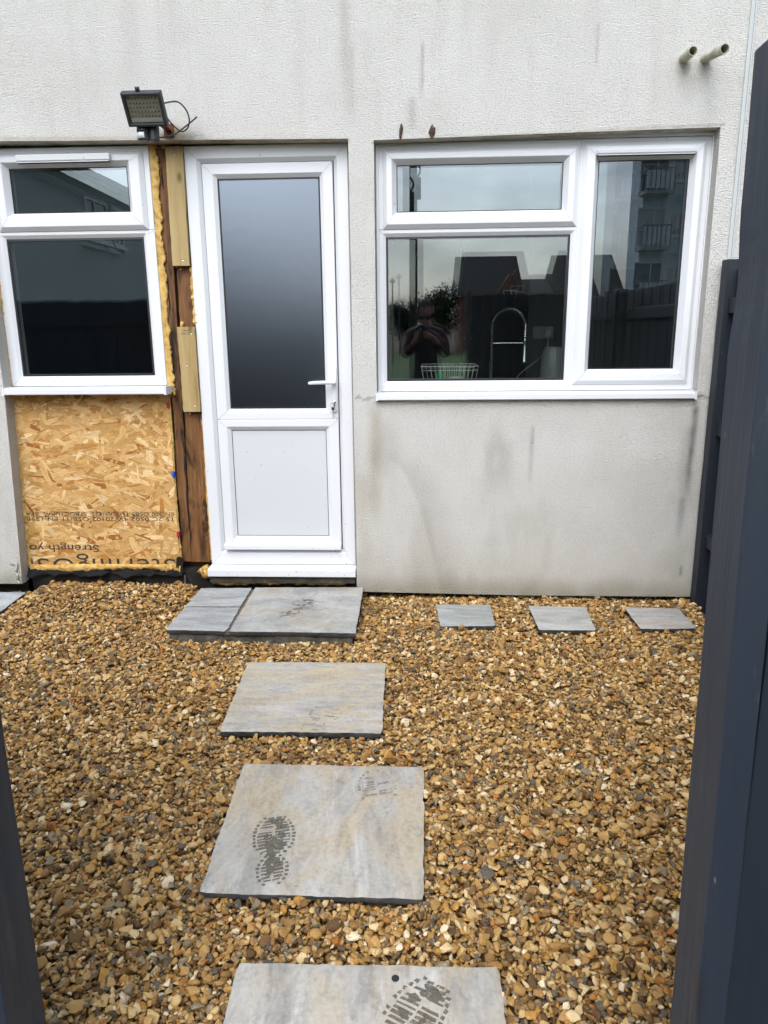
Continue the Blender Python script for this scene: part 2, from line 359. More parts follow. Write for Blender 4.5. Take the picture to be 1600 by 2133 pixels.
    # hairline cracks running off the window board
    ck = np.abs(Z-1.122-.012*(fbm(X*40, X*0, 55)-.5)*2); ap((ck < .006)*(((X > -.356) & (X < -.23)) | (X > 1.42))*(X < 1.5)*.55, (.4,.38,.34))
    return c
def build_wall():
    xs = sorted(set([-4.6, -4.1, -3.6, -3.2, -2.95]+list(np.round(np.arange(-2.8, 1.76, .0115), 4))+[1.9, 2.2, 2.7, 3.3, 4.0]))
    zs = sorted(set(list(np.round(np.arange(.033, 3.2, .0115), 4))+[3.4, 3.8, 4.4, 5.2]))
    def snap(a, vals):
        a = np.array(a)
        for v in vals: a[np.argmin(np.abs(a-v))] = v
        return a
    xs = snap(xs, [LO[0], LO[1], RO[0], RO[1]]); zs = snap(zs, [LO[3], RO[2], RO[3]])
    # the two lintel heights may snap to the same row: keep them apart
    X, Z = np.meshgrid(xs, zs); nx, nz_ = len(xs), len(zs)
    x, z = deform(X.ravel(), Z.ravel())
    y = -(fbm(X.ravel()*1.3, Z.ravel()*1.3, 41)-.5)*.010
    V = np.stack([x, y, z], 1)
    cx = (xs[:-1]+xs[1:])/2; cz = (zs[:-1]+zs[1:])/2
    CX, CZ = np.meshgrid(cx, cz)
    keep = ~(((CX > LO[0]) & (CX < LO[1]) & (CZ < LO[3])) | ((CX > RO[0]) & (CX < RO[1]) & (CZ > RO[2]) & (CZ < RO[3])))
    J, I = np.nonzero(keep); a = J*nx+I
    F = np.stack([a, a+1, a+nx+1, a+nx], 1)
    me = bpy.data.meshes.new('wall'); me.vertices.add(len(V)); me.vertices.foreach_set('co', V.ravel())
    me.loops.add(F.size); me.loops.foreach_set('vertex_index', F.ravel().astype(np.int32))
    me.polygons.add(len(F)); me.polygons.foreach_set('loop_start', np.arange(0, F.size, 4, dtype=np.int32))
    me.update(calc_edges=True)
    at = me.attributes.new('stain', 'FLOAT_COLOR', 'POINT'); c = stain_color(X.ravel(), Z.ravel())
    at.data.foreach_set('color', np.concatenate([c, np.ones((len(c), 1))], 1).ravel())
    return link('wall', me, M['render'], house, 180)
build_wall()
def dz(x, z): a, b = deform([x], [z]); return float(a[0]), float(b[0])
def strip(bm, pts, y0, y1, n=40):
    # a reveal following the (slightly crooked) edge of an opening
    P = []
    for (xa, za), (xb, zb) in zip(pts, pts[1:]):
        for k in range(n): P.append(dz(xa+(xb-xa)*k/n, za+(zb-za)*k/n))
    P.append(dz(*pts[-1]))
    a = [bm.verts.new((p[0], y0, p[1])) for p in P]; b = [bm.verts.new((p[0], y1, p[1])) for p in P]
    for i in range(len(P)-1): bm.faces.new((a[i], a[i+1], b[i+1], b[i]))
for seg in ([(LO[0], .033), (LO[0], LO[3])], [(LO[1], LO[3]), (LO[1], .033)], [(RO[0], RO[3]), (RO[0], RO[2])], [(RO[1], RO[2]), (RO[1], RO[3])]):
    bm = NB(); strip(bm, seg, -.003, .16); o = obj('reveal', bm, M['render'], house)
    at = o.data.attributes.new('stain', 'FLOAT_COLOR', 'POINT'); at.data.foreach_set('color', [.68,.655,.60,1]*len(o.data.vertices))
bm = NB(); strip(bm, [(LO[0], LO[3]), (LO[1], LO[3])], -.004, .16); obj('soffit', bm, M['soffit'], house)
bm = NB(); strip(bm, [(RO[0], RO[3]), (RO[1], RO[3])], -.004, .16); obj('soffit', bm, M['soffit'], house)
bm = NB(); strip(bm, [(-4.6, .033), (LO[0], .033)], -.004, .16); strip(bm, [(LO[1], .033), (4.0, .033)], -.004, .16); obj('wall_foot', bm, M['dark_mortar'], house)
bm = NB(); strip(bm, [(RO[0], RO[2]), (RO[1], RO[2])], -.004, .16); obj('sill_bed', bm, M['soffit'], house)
# plinth in the shade below the render, and the rest of the shell
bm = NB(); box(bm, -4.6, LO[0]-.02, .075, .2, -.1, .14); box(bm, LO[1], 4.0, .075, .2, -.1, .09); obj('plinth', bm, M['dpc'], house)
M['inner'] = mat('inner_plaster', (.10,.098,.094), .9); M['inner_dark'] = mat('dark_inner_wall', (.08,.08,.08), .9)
bm = NB()
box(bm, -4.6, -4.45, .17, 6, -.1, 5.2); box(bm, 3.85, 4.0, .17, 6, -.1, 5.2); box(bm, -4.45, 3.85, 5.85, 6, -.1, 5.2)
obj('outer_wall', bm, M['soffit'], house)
bm = NB(); box(bm, -4.6, 4.0, .17, 6, 5.205, 5.35); obj('roof', bm, M['dpc'], house)
def backing(bm, y0, y1):
    # inner leaf of the wall with the two openings
    box(bm, -4.44, LO[0]-.06, y0, y1, -.1, 5.2); box(bm, LO[1]+.003, RO[0]-.003, y0, y1, -.1, 2.45)
    box(bm, LO[0]-.06, 1.6, y0, y1, 2.45, 5.2); box(bm, RO[0]-.003, RO[1]+.01, y0, y1, -.1, RO[2]-.005)
    box(bm, RO[1]+.012, 1.6, y0, y1, -.1, 2.45); box(bm, 1.6, 3.84, y0, y1, -.1, 5.2)
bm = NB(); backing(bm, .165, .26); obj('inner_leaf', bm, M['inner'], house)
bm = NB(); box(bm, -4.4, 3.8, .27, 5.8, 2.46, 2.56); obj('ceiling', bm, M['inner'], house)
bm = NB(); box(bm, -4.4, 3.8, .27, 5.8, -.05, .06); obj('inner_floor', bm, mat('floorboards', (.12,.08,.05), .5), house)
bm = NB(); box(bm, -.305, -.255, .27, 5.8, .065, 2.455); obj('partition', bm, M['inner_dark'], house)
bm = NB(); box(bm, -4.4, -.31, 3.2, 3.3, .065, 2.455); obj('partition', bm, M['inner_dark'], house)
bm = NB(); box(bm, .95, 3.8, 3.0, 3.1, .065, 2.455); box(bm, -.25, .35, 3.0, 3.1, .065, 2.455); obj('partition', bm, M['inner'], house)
bm = NB(); box(bm, .36, .94, 2.55, 2.95, .065, 2.3); obj('tall_cupboard', bm, mat('navy_cupboard', (.012,.014,.02), .4), house, bevel=.004)
bm = NB(); box(bm, 1.46, 2.2, 2.4, 2.95, .065, 1.40); obj('base_unit', bm, mat('grey_cupboard', (.03,.03,.032), .4), house, bevel=.004)
bm = NB(); box(bm, -.25, 1.9, .27, .88, .90, .94); obj('worktop', bm, mat('worktop', (.03,.028,.026), .25), house, bevel=.004)
bm = NB(); box(bm, 1.3, 1.9, .9, 2.3, .90, .94); obj('worktop', bm, mat('worktop_side', (.03,.028,.026), .25), house, bevel=.004)
# narrow expansion bead up the wall
bm = NB(); box(bm, 1.507, 1.513, -.010, .0, .04, 5.2); box(bm, 1.526, 1.532, -.010, .0, .04, 5.2); box(bm, 1.514, 1.525, -.0065, .0, .04, 5.2)
obj('expansion_bead', bm, mat('pvc_bead', (.44,.465,.455), .6), house)
# two spots where the render has come off above the wide window
M['spall'] = m_noise('spalled_render', [(.35, (.025,.015,.010)), (.58, (.075,.045,.028)), (.72, (.42,.37,.30))], 70, .9, .003)
for cx, cz, w_, h_, ln in ((-.098, 2.402, .009, .034, .30), (.052, 2.400, .016, .030, .1)):
    P = [(cx+w_*math.cos(a)*(.75+.5*random.random())+ln*.4*h_*math.sin(a), cz+h_*math.sin(a)*(.75+.4*random.random())) for a in np.linspace(0, 2*math.pi, 14)[:-1]]
    bm = NB(); a = [bm.verts.new((p[0], -.006, p[1])) for p in P]; b = [bm.verts.new((cx+(p[0]-cx)*.75, -.010, cz+(p[1]-cz)*.75)) for p in P]
    c0 = [bm.verts.new((p[0], .004, p[1])) for p in P]
    bm.faces.new(b)
    for k in range(13):
        bm.faces.new((a[k], a[(k+1)%13], b[(k+1)%13], b[k])); bm.faces.new((c0[k], c0[(k+1)%13], a[(k+1)%13], a[k]))
    obj('spalled_patch', bm, M['spall'], house)

# ------------------------------------------------------------------ windows and door
FR = [(0,0,.15),(0,0,.083),(0,.003,.08),(1,.024,.08),(1,.022,.081),(1,0,.098),(1,0,.15)]
FLAT = [(0,0,.15),(0,0,.083),(0,.003,.08),(1,.002,.08),(1,0,.083),(1,0,.15)]
SASH = [(0,0,.081),(0,0,.076),(0,.020,.059),(0,.023,.058),(1,.025,.058),(1,.022,.060),(1,0,.092),(1,0,.14)]
def pane_pair(G, parent, mt=None, second=True, tilt=0):
    x0, x1, z0, z1 = G
    V = [(x0-.004,.0945,z0-.004),(x1+.004,.0945,z0-.004),(x1+.004,.0945,z1+.004),(x0-.004,.0945,z1+.004)]
    pyobj('pane', V, [(0,1,2,3)], mt or M['glass'], parent)
    if second:
        t = .0022*tilt
        V = [(x0-.004,.1145-t,z0-.004),(x1+.004,.1145+t,z0-.004),(x1+.004,.1145+t*2,z1+.004),(x0-.004,.1145,z1+.004)]
        pyobj('pane', V, [(0,1,2,3)], mt or M['glass'], parent)
    bm = NB(); ring(bm, (x0-.006,x1+.006,z0-.006,z1+.006), (x0+.004,x1-.004,z0+.004,z1-.004), [(0,0,.0975),(0,0,.0925),(1,0,.0915),(1,0,.0975)]); obj('gasket', bm, M['black'], parent)
    bm = NB(); ring(bm, (x0-.006,x1+.006,z0-.006,z1+.006), (x0+.005,x1-.005,z0+.005,z1-.005), [(0,0,.11),(0,0,.099),(1,0,.099),(1,0,.11)]); obj('spacer_bar', bm, M['spacer'], parent)
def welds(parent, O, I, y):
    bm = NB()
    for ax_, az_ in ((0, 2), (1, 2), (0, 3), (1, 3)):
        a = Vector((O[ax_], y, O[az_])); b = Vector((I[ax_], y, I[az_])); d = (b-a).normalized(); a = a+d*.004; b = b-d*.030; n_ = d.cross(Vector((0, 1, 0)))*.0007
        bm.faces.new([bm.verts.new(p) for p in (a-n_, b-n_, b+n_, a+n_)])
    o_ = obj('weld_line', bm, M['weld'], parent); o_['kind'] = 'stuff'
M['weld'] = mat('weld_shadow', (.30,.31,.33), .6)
def vent(parent, x0, x1, z0, z1):
    bm = NB(); v = box(bm, x0, x1, .032, .057, z0, z1)
    for k in (0, 1): v[k].co.z += .006; v[k].co.y += .004
    box(bm, x0+.004, x1-.004, .035, .057, z0-.004, z0)
    obj('trickle_vent', bm, M['upvc'], parent, bevel=.002)
    bm = NB(); box(bm, x0+.003, x1-.003, .040, .0575, z0-.0058, z0-.0042); obj('vent_shade_strip', bm, M['black'], parent)  # black strip painting the shadow line under the vent, not an opening
def sill(parent, x0, x1, z0, z1, yf=-.03, yb=.079, horn=True, name='sill'):
    bm = NB()
    P = [(yf+.004, z0), (yf, z0+.004), (yf, z1-.008), (yf+.008, z1-.003), (yb, z1), (yb, z0+.006), (yf+.02, z0+.006), (yf+.02, z0)]
    a = [bm.verts.new((x0, y, z)) for y, z in P]; b = [bm.verts.new((x1, y, z)) for y, z in P]
    bm.faces.new(a[::-1]); bm.faces.new(b)
    for k in range(len(P)): bm.faces.new((a[k], a[(k+1)%len(P)], b[(k+1)%len(P)], b[k]))
    if horn:
        for x in (x0-.0015, x1-.0105): box(bm, x, x+.012, yf-.002, yb-.03, z0-.002, z1+.004)
    return obj(name, bm, M['upvc'], parent)
# small window left of the door
bm = NB(); ring(bm, (-2.236,-1.375,1.19,1.986), (-2.168,-1.446,1.250,1.947), FR); ring(bm, (-2.236,-1.375,1.9862,2.388), (-2.15,-1.44,2.05,2.33), FLAT)
lw = obj('window', bm, M['upvc'], house); lw['label'] = 'small window over the chipboard panel, top light above fixed pane'
bm = NB(); ring(bm, (-2.192,-1.404,1.988,2.362), (-2.115,-1.497,2.077,2.294), SASH); obj('sash', bm, M['upvc'], lw)
welds(lw, (-2.17,-1.426,2.010,2.34), (-2.115,-1.497,2.077,2.294), .0574); welds(lw, (-2.236,-1.375,1.19,1.986), (-2.168,-1.446,1.250,1.947), .0794)
pane_pair((-2.115,-1.497,2.077,2.294), lw, tilt=1); pane_pair((-2.168,-1.446,1.250,1.947), lw, tilt=1)
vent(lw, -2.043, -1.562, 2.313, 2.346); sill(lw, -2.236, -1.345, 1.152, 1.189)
# wide window
bm = NB(); ring(bm, (-.215,.786,1.150,1.967), (-.173,.750,1.211,1.927), FR); ring(bm, (-.215,.786,1.9672,2.372), (-.15,.73,2.02,2.30), FLAT); ring(bm, (.7862,1.418,1.150,2.372), (.85,1.35,1.23,2.30), FLAT)
rw = obj('window', bm, M['upvc'], house); rw['label'] = 'wide kitchen window with a top light, a fixed pane and a tall side sash'
bm = NB(); ring(bm, (-.192,.778,1.969,2.342), (-.123,.706,2.050,2.272), SASH); obj('sash', bm, M['upvc'], rw)
bm = NB(); ring(bm, (.796,1.393,1.182,2.352), (.878,1.320,1.260,2.273), SASH); obj('sash', bm, M['upvc'], rw)
welds(rw, (-.17,.756,1.991,2.32), (-.123,.706,2.050,2.272), .0574); welds(rw, (.818,1.371,1.204,2.33), (.878,1.320,1.260,2.273), .0574); welds(rw, (-.215,.786,1.150,1.967), (-.173,.750,1.211,1.927), .0794)
pane_pair((-.123,.706,2.050,2.272), rw, tilt=1); pane_pair((-.173,.750,1.211,1.927), rw, tilt=-1); pane_pair((.878,1.320,1.260,2.273), rw, tilt=1.6)
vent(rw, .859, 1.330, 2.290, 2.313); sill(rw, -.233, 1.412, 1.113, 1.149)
bm = NB(); ring(bm, (-.228,1.428,1.12,2.392), (-.213,1.416,1.14,2.374), [(0,0,.12),(0,0,.072),(0,.004,.068),(1,0,.070),(1,0,.12)]); obj('frame_trim', bm, M['upvc'], rw)
# door
bm = NB(); ring(bm, (-1.195,-.366,.176,2.380), (-1.117,-.440,.262,2.302), [(0,0,.15),(0,0,.083),(0,.003,.08),(1,.020,.08),(1,.018,.081),(1,0,.1),(1,0,.15)])
dr = obj('door', bm, M['upvc'], house); dr['label'] = 'white plastic back door with frosted upper glass and solid lower panel'
bm = NB()
LP = [(0,0,.13),(0,0,.088),(0,.003,.085),(1,.024,.085),(1,.022,.086),(1,0,.105),(1,0,.13)]
ring(bm, (-1.112,-.445,.268,1.003), (-1.039,-.518,.342,.942), LP); ring(bm, (-1.112,-.445,1.0032,2.297), (-1.034,-.517,1.065,2.224), LP)
obj('door_leaf', bm, M['upvc'], dr); welds(dr, (-1.112,-.445,1.0032,2.297), (-1.034,-.517,1.065,2.224), .0844); welds(dr, (-1.112,-.445,.268,1.003), (-1.039,-.518,.342,.942), .0844); welds(dr, (-1.195,-.366,.176,2.380), (-1.117,-.440,.262,2.302), .0794)
bm = NB(); box(bm, -1.116, -.441, .112, .118, .263, 2.301); fr_ = obj('rebate_seal', bm, M['black'], dr)
bpy.data.objects.remove(fr_)
bm = NB(); ring(bm, (-1.1175,-.4395,.2615,2.3025), (-1.110,-.447,.27,2.295), [(0,0,.128),(0,0,.104),(1,0,.104),(1,0,.128)]); obj('rebate_seal', bm, M['black'], dr)
pyobj('pane', [(-1.04,.1035,1.06),(-.511,.1035,1.06),(-.511,.1035,2.23),(-1.04,.1035,2.23)], [(0,1,2,3)], M['frost'], dr)
bm = NB(); ring(bm, (-1.040,-.511,1.06,2.23), (-1.030,-.521,1.069,2.220), [(0,0,.109),(0,0,.1012),(1,0,.1008),(1,0,.109)]); obj('gasket', bm, M['black'], dr)
bm = NB(); box(bm, -1.043, -.514, .1045, .125, .338, .946); obj('door_panel', bm, M['upvc_panel'], dr)
bm = NB(); ring(bm, (-1.043,-.514,.338,.946), (-1.0375,-.5195,.3435,.9405), [(0,0,.108),(0,0,.1032),(1,0,.1028),(1,0,.108)]); obj('gasket', bm, M['spacer'], dr)
sill(dr, -1.111, -.446, .270, .303, .052, .0848, False, 'weather_bar')
sill(dr, -1.197, -.361, .128, .175, -.005, .12, False, 'threshold')
bm = NB()
P = [(-.466+.0165*math.cos(a), 1.275+.0165*math.sin(a)) for a in np.linspace(0, math.pi, 9)]+[(-.466+.0165*math.cos(a), 1.058+.0165*math.sin(a)) for a in np.linspace(math.pi, 2*math.pi, 9)]
a = [bm.verts.new((x, .0849, z)) for x, z in P]; b = [bm.verts.new((x, .0765, z)) for x, z in P]; c_ = [bm.verts.new((-.466+(x+.466)*.8, .0735, 1.166+(z-1.166)*.98)) for x, z in P]
bm.faces.new(c_)
for k in range(len(P)):
    k2 = (k+1)%len(P); bm.faces.new((a[k], a[k2], b[k2], b[k])); bm.faces.new((b[k], b[k2], c_[k2], c_[k]))
obj('handle_plate', bm, M['upvc'], dr, 60)
bm = NB(); tube(bm, [(-.462,.075,1.203),(-.462,.045,1.203)], .0115, 14); tube(bm, spline([(-.455,.041,1.203),(-.475,.037,1.204),(-.53,.036,1.203),(-.575,.040,1.201),(-.596,.046,1.199)], 5), [.012,.0125,.0125,.012,.0118,.0115,.011,.0105,.0103,.0102,.0102,.0102,.010,.0098,.0096,.0094,.0092,.009,.0088,.0085,.007], 12)
obj('handle', bm, M['upvc'], dr, 60)
bm = NB(); lathe(bm, [(.0085,0),(.0085,.008),(.007,.009)], (-.464,.074,1.098), (0,-1,0), 16); box(bm, -.4672, -.4608, .0665, .074, 1.073, 1.092); obj('lock', bm, M['metal'], dr, 40)
ky = tag(empty('door_key', (-.464, .06, 1.098)), 'small metal key with its ring hanging in the back door lock', 'key')
bm = NB(); box(bm, -.4653, -.4627, .040, .0648, 1.094, 1.101); lathe(bm, [(.010,-.0012),(.010,.0012)], (-.464,.034,1.0975), (1,0,0), 16); obj('key_blade', bm, M['metal'], ky)
bm = NB(); tube(bm, [(-.470+.013*math.cos(a), .030, 1.085+.013*math.sin(a)) for a in np.linspace(0, 2*math.pi, 25)], .0011, 6, False); obj('key_ring', bm, M['metal'], ky, 60)
bm = NB(); box(bm, -.4685, -.4655, .028, .0295, 1.015, 1.072); lathe(bm, [(.009,-.001),(.009,.001)], (-.467,.0288,1.066), (0,-1,0), 14); obj('spare_key', bm, M['metal'], ky)

# ------------------------------------------------------------------ boarded opening, studs, foam
def foam(path, r, seed, flat=1.0, n=10, parent=house, name='foam', dens=.006, xmin=None, ymin=None, zmax=None):
    dens = min(dens, r*.45)
    pts = spline(path, max(2, int(sum((Vector(a)-Vector(b)).length for a, b in zip(path, path[1:]))/dens/(len(path)-1))))
    bm = NB(); rr = []
    for i, p in enumerate(pts):
        s = i*dens; rr.append(r*(.35+.75*float(fbm([s*9], [seed*7.3], seed, 3)[0])+.65*float(vn([s*48], [seed*3.1], seed+8)[0])))
        p.x += (float(fbm([s*14], [seed+.5], seed+4, 2)[0])-.5)*r*.7
    rings = tube(bm, pts, rr, n)
    for j, rg in enumerate(rings):
        for k, v in enumerate(rg):
            d = (v.co-pts[j]); q = .55+.6*float(vn([j*dens*60], [k*1.3+seed], seed+3)[0])+.5*float(vn([j*dens*170], [k*2.1+seed], seed+6)[0]); v.co = pts[j]+d*q
            v.co.y = pts[j].y+(v.co.y-pts[j].y)*flat
            if xmin is not None: v.co.x = max(v.co.x, xmin)
            if ymin is not None: v.co.y = max(v.co.y, ymin+.0022*float(vn([v.co.z*160], [v.co.x*300], 77)[0]))
            if zmax is not None: v.co.z = min(v.co.z, zmax)
    return obj(name, bm, M['foam'], parent, 180)
def timber(name, x0, x1, y0, y1, z0, z1, mt, lean0=0, lean1=0, seed=0, n=26, rag=.0018, top_rag=0):
    bm = NB(); rows = []
    for k in range(n+1):
        t = k/n; z = z0+(z1-z0)*t; dx = lean0+(lean1-lean0)*t
        j1 = (float(vn([k*.7], [seed], 3)[0])-.5)*2*rag; j2 = (float(vn([k*.7], [seed+9.5], 3)[0])-.5)*2*rag
        zz = z+(top_rag*(random.random()-.5) if k in (0, n) else 0)
        rows.append([bm.verts.new(p) for p in ((x0+dx+j1,y0,zz),(x1+dx+j2,y0,zz),(x1+dx+j2,y1,z),(x0+dx+j1,y1,z))])
    for a, b in zip(rows, rows[1:]):
        for k in range(4): bm.faces.new((a[k], a[(k+1)%4], b[(k+1)%4], b[k]))
    bm.faces.new(rows[0][::-1]); bm.faces.new(rows[-1])
    o = obj(name, bm, mt, house, bevel=.0015); return o
timber('stud', -1.344, -1.292, .098, .16, .185, 2.40, M['brown_wood'], -.026, .002, 2, 40, .004)['label'] = 'dark split timber stud beside the small window'
timber('stud', -1.287, -1.175, .104, .16, .18, 1.83, M['brown_wood'], -.034, .008, 5, 40, .003)['label'] = 'wide brown timber stud against the door frame'
timber('stud', -1.30, -1.18, .124, .162, 1.80, 2.40, M['brown_wood'], 0, 0, 8)
timber('stud', -1.42, -1.20, .145, .163, .15, 2.40, M['brown_wood'], 0, 0, 15)
b1 = timber('timber_block', -1.284, -1.1965, .064, .098, 1.806, 2.376, M['tan_wood'], -.006, .000, 11); b1['label'] = 'upper pale timber packing, tight under the lintel'
b2 = timber('timber_block', -1.2915, -1.1975, .064, .100, 1.049, 1.498, M['tan_wood'], 0, 0, 12); b2['label'] = 'lower pale timber packing with a small printed stamp'
for par, spots in ((b1, [(-1.235, 2.34), (-1.232, 1.835)]), (b2, [(-1.215, 1.465), (-1.222, 1.085), (-1.25, 1.30)])):
    for x, z in spots:
        bm = NB(); lathe(bm, [(.0042,-.001),(.0042,.0012),(.002,.0004)], (x,.064,z), (0,-1,0), 10); obj('screw', bm, M['metal'], par)
M['rot'] = mat('rot_gap', (.008,.006,.005), .9)
# split and rot holes along the dark stud: proud dark splinters beside an open shake
for z0, z1, x in ((2.18,2.30,-1.318),(1.55,1.80,-1.333),(1.2,1.5,-1.338),(.3,.95,-1.316)):
    bm = NB(); pz = np.arange(z0, z1, .012); pl = []; pr = []
    for q in pz:
        wv = .0055*(.25+float(fbm([q*22], [x*50], 4)[0])*1.3)*max(1e-4, math.sin(math.pi*(q-z0)/(z1-z0)))**.4; xx = x+(float(fbm([q*9], [x*30+2], 6)[0])-.5)*.016
        pl.append(bm.verts.new((xx-wv, .0972, q))); pr.append(bm.verts.new((xx+wv, .0972, q)))
    for i in range(len(pl)-1): bm.faces.new((pl[i], pr[i], pr[i+1], pl[i+1]))
    obj('shake', bm, M['rot'], house)
foam([(-1.358,.088,2.395),(-1.359,.09,2.1),(-1.358,.088,1.8),(-1.36,.09,1.5),(-1.36,.088,1.2),(-1.352,.086,1.155)], .0185, 1, n=16, xmin=-1.3735, ymin=.082)
foam([(-1.31,.10,2.383),(-1.29,.10,2.386)], .012, 2); foam([(-1.285,.10,2.36),(-1.289,.10,2.30)], .008, 9)
foam([(-1.195,.098,1.80),(-1.193,.098,1.65),(-1.195,.098,1.51)], .0115, 3); foam([(-1.282,.1,1.512),(-1.268,.1,1.508)], .011, 4)
foam([(-1.262,.1,1.795),(-1.255,.1,1.79)], .009, 5); foam([(-1.268,.098,1.035),(-1.262,.098,1.04)], .008, 6)
foam([(-1.372,.088,1.135),(-1.374,.09,.8),(-1.380,.09,.5),(-1.376,.09,.20)], .0065, 7)
foam([(-2.241,.088,1.2),(-2.236,.09,1.6),(-2.235,.09,2.3)], .009, 17)
foam([(-2.252,.085,.70),(-2.262,.085,.45),(-2.270,.085,.14)], .011, 8); foam([(-2.244,.085,1.14),(-2.25,.085,.7)], .005, 18)
foam([(-2.262,.075,.150),(-2.0,.078,.150),(-1.75,.08,.160),(-1.5,.078,.160),(-1.38,.075,.148)], .0175, 10, .9, n=14, zmax=.174, ymin=.058)
foam([(-1.245,.075,.150),(-1.222,.06,.130),(-1.200,.06,.155)], .026, 12); foam([(-1.197,.09,.2),(-1.198,.09,.45),(-1.196,.09,1.0)], .0045, 13)
foam([(-1.19,.05,.082),(-1.0,.055,.078),(-.8,.05,.086),(-.6,.055,.078),(-.42,.05,.084)], .014, 14)
foam([(-.3665,.1,.2),(-.3645,.1,1.0),(-.3645,.1,2.36)], .0038, 16)
foam([(-.9,.12,2.384),(-.6,.12,2.38),(-.38,.12,2.378)], .007, 19)
bm = NB(); box(bm, -1.36, -1.2, .10, .165, 2.385, 2.41); obj('packing', bm, M['brown_wood'], house)
# OSB: every flake is a sliver of its own lying on the board
osb_m = mat('osb_flake', rough=.62, spec=.3); t = NT(osb_m); a_ = t.n('Attribute', attribute_name='tone'); uvn = t.n('Attribute', attribute_name='grain')
gr = t.n('TexNoise', Scale=1.0, Detail=4, Roughness=.65); t.l(uvn.outputs['Vector'], gr.inputs['Vector'])
t.base(t.mix(1, a_.outputs['Color'], t.ramp(gr.outputs['Fac'], [(.32, (.62,.57,.50)), (.5, (.97,.96,.94)), (.66, (1.08,1.08,1.07))]), 'MULTIPLY')); t.normal(t.bump(gr.outputs['Fac'], .0006, .6))
OX0, OX1, OZ0, OZ1 = -2.256, -1.372, .150, 1.15
bm = NB(); v = box(bm, OX0, OX1, .082, .098, OZ0, OZ1)
for k in (0, 3): v[k].co.x -= .018
for k in (1, 2): v[k].co.x -= .010
osb = obj('osb_panel', bm, mat('osb_core', (.24,.13,.05), .8), house); osb['label'] = 'bare orange chipboard panel filling the hole below the small window'
def osb_edges(z):
    t_ = (z-OZ0)/(OZ1-OZ0); return OX0-.018*(1-t_), OX1-.010*(1-t_)
V = []; F = []; TC = []; GV = []
pal = [((.60,.37,.145), 6), ((.53,.31,.105), 6), ((.67,.44,.19), 4), ((.46,.25,.075), 3), ((.41,.185,.045), 1.2), ((.73,.52,.27), 2), ((.33,.125,.03), .5)]
pc = np.array([p[0] for p in pal]); pw = np.array([p[1] for p in pal]); pw = pw/pw.sum()
NF = 2600
for k in range(NF):
    late = k/NF
    ln = rng.uniform(.045, .15); wd = rng.uniform(.010, .046)*(1 if late < .8 else .8)
    if rng.random() < .3: wd *= .45
    ang = rng.normal(0, .42) if rng.random() < .72 else rng.uniform(-1.57, 1.57)
    cx = rng.uniform(OX0-.02, OX1); cz = rng.uniform(OZ0, OZ1); y = .0818-.0017*late-rng.uniform(0, .0003)
    ca, sa = math.cos(ang), math.sin(ang); col = pc[rng.choice(len(pc), p=pw)]*rng.uniform(.86, 1.1)
    # ragged ends
    top = []; e0 = [(-ln/2-rng.uniform(0, .012), -wd/2*rng.uniform(.2, 1)), (ln/2+rng.uniform(0, .012)-.006, -wd/2*rng.uniform(.6, 1))]
    loc = [e0[0], (0, -wd/2*rng.uniform(.85, 1.1)), e0[1], (ln/2+rng.uniform(-.01, .01), wd*.1*rng.uniform(-1, 1)), (ln/2-rng.uniform(0, .02), wd/2), (0, wd/2*rng.uniform(.85, 1.1)), (-ln/2+rng.uniform(0, .02), wd/2*rng.uniform(.4, 1)), (-ln/2-rng.uniform(-.006, .008), 0)]
    i0 = len(V); gx, gz = rng.uniform(0, 50, 2); tl = rng.uniform(-.006, .006)
    for lx, lz in loc:
        X_ = cx+lx*ca-lz*sa; Z_ = cz+lx*sa+lz*ca
        a, b = osb_edges(Z_); X_ = min(max(X_, a), b); Z_ = min(max(Z_, OZ0), OZ1)
        V.append((X_, y+tl*lx-abs(lz)*0, Z_)); GV.append((gx+lx*14, gz+lz*260, k*.37))
    F.append(tuple(range(i0, i0+8))); TC += [tuple(col)+(1,)]*8
o = pyobj('strand', V, F, osb_m, osb); o['kind'] = 'stuff'
at = o.data.attributes.new('tone', 'FLOAT_COLOR', 'POINT'); at.data.foreach_set('color', np.array(TC).ravel())
at = o.data.attributes.new('grain', 'FLOAT_VECTOR', 'POINT'); at.data.foreach_set('vector', np.array(GV).ravel())
M['ink'] = mat('print_ink', (.035,.030,.027), .7)
def text(body, x, z, size, parent, y, mt=M['ink'], spacing=1.0, wscale=1.0, align='LEFT'):
    cu = bpy.data.curves.new('lettering', 'FONT'); cu.body = body; cu.size = size; cu.space_character = spacing; cu.extrude = .00015; cu.align_x = align
    cu.materials.append(mt); tmp = bpy.data.objects.new('lettering', cu); COL.objects.link(tmp)
    dg = bpy.context.evaluated_depsgraph_get(); me_ = bpy.data.meshes.new_from_object(tmp.evaluated_get(dg)); bpy.data.objects.remove(tmp)
    o_ = bpy.data.objects.new('lettering', me_); COL.objects.link(o_)
    o_['kind'] = 'stuff'; mm = Matrix.Translation((x, y, z)) @ Matrix.Rotation(math.pi, 4, 'Y') @ Matrix.Rotation(math.pi/2, 4, 'X') @ Matrix.Diagonal((wscale, 1, 1, 1))
    o_.parent = parent; o_.matrix_parent_inverse = Matrix.Translation(-wpos(parent)); o_.matrix_basis = mm; return o_
YT = .0793
text('15 2C 0502 4W20102 OSB/11 EN 13986', -1.392, .452, .031, osb, YT, spacing=1.05, wscale=1.62)
text('EN 300 OSB3 THICKNESS  STRUCTURAL  SPAN', -1.392, .480, .027, osb, YT, spacing=1.05, wscale=1.52)
text('Strength you', -1.845, .288, .062, osb, YT, wscale=1.42)
text('SterlingOSB', -1.40, .206, .125, osb, YT, spacing=1.12, wscale=1.36)
bm = NB()
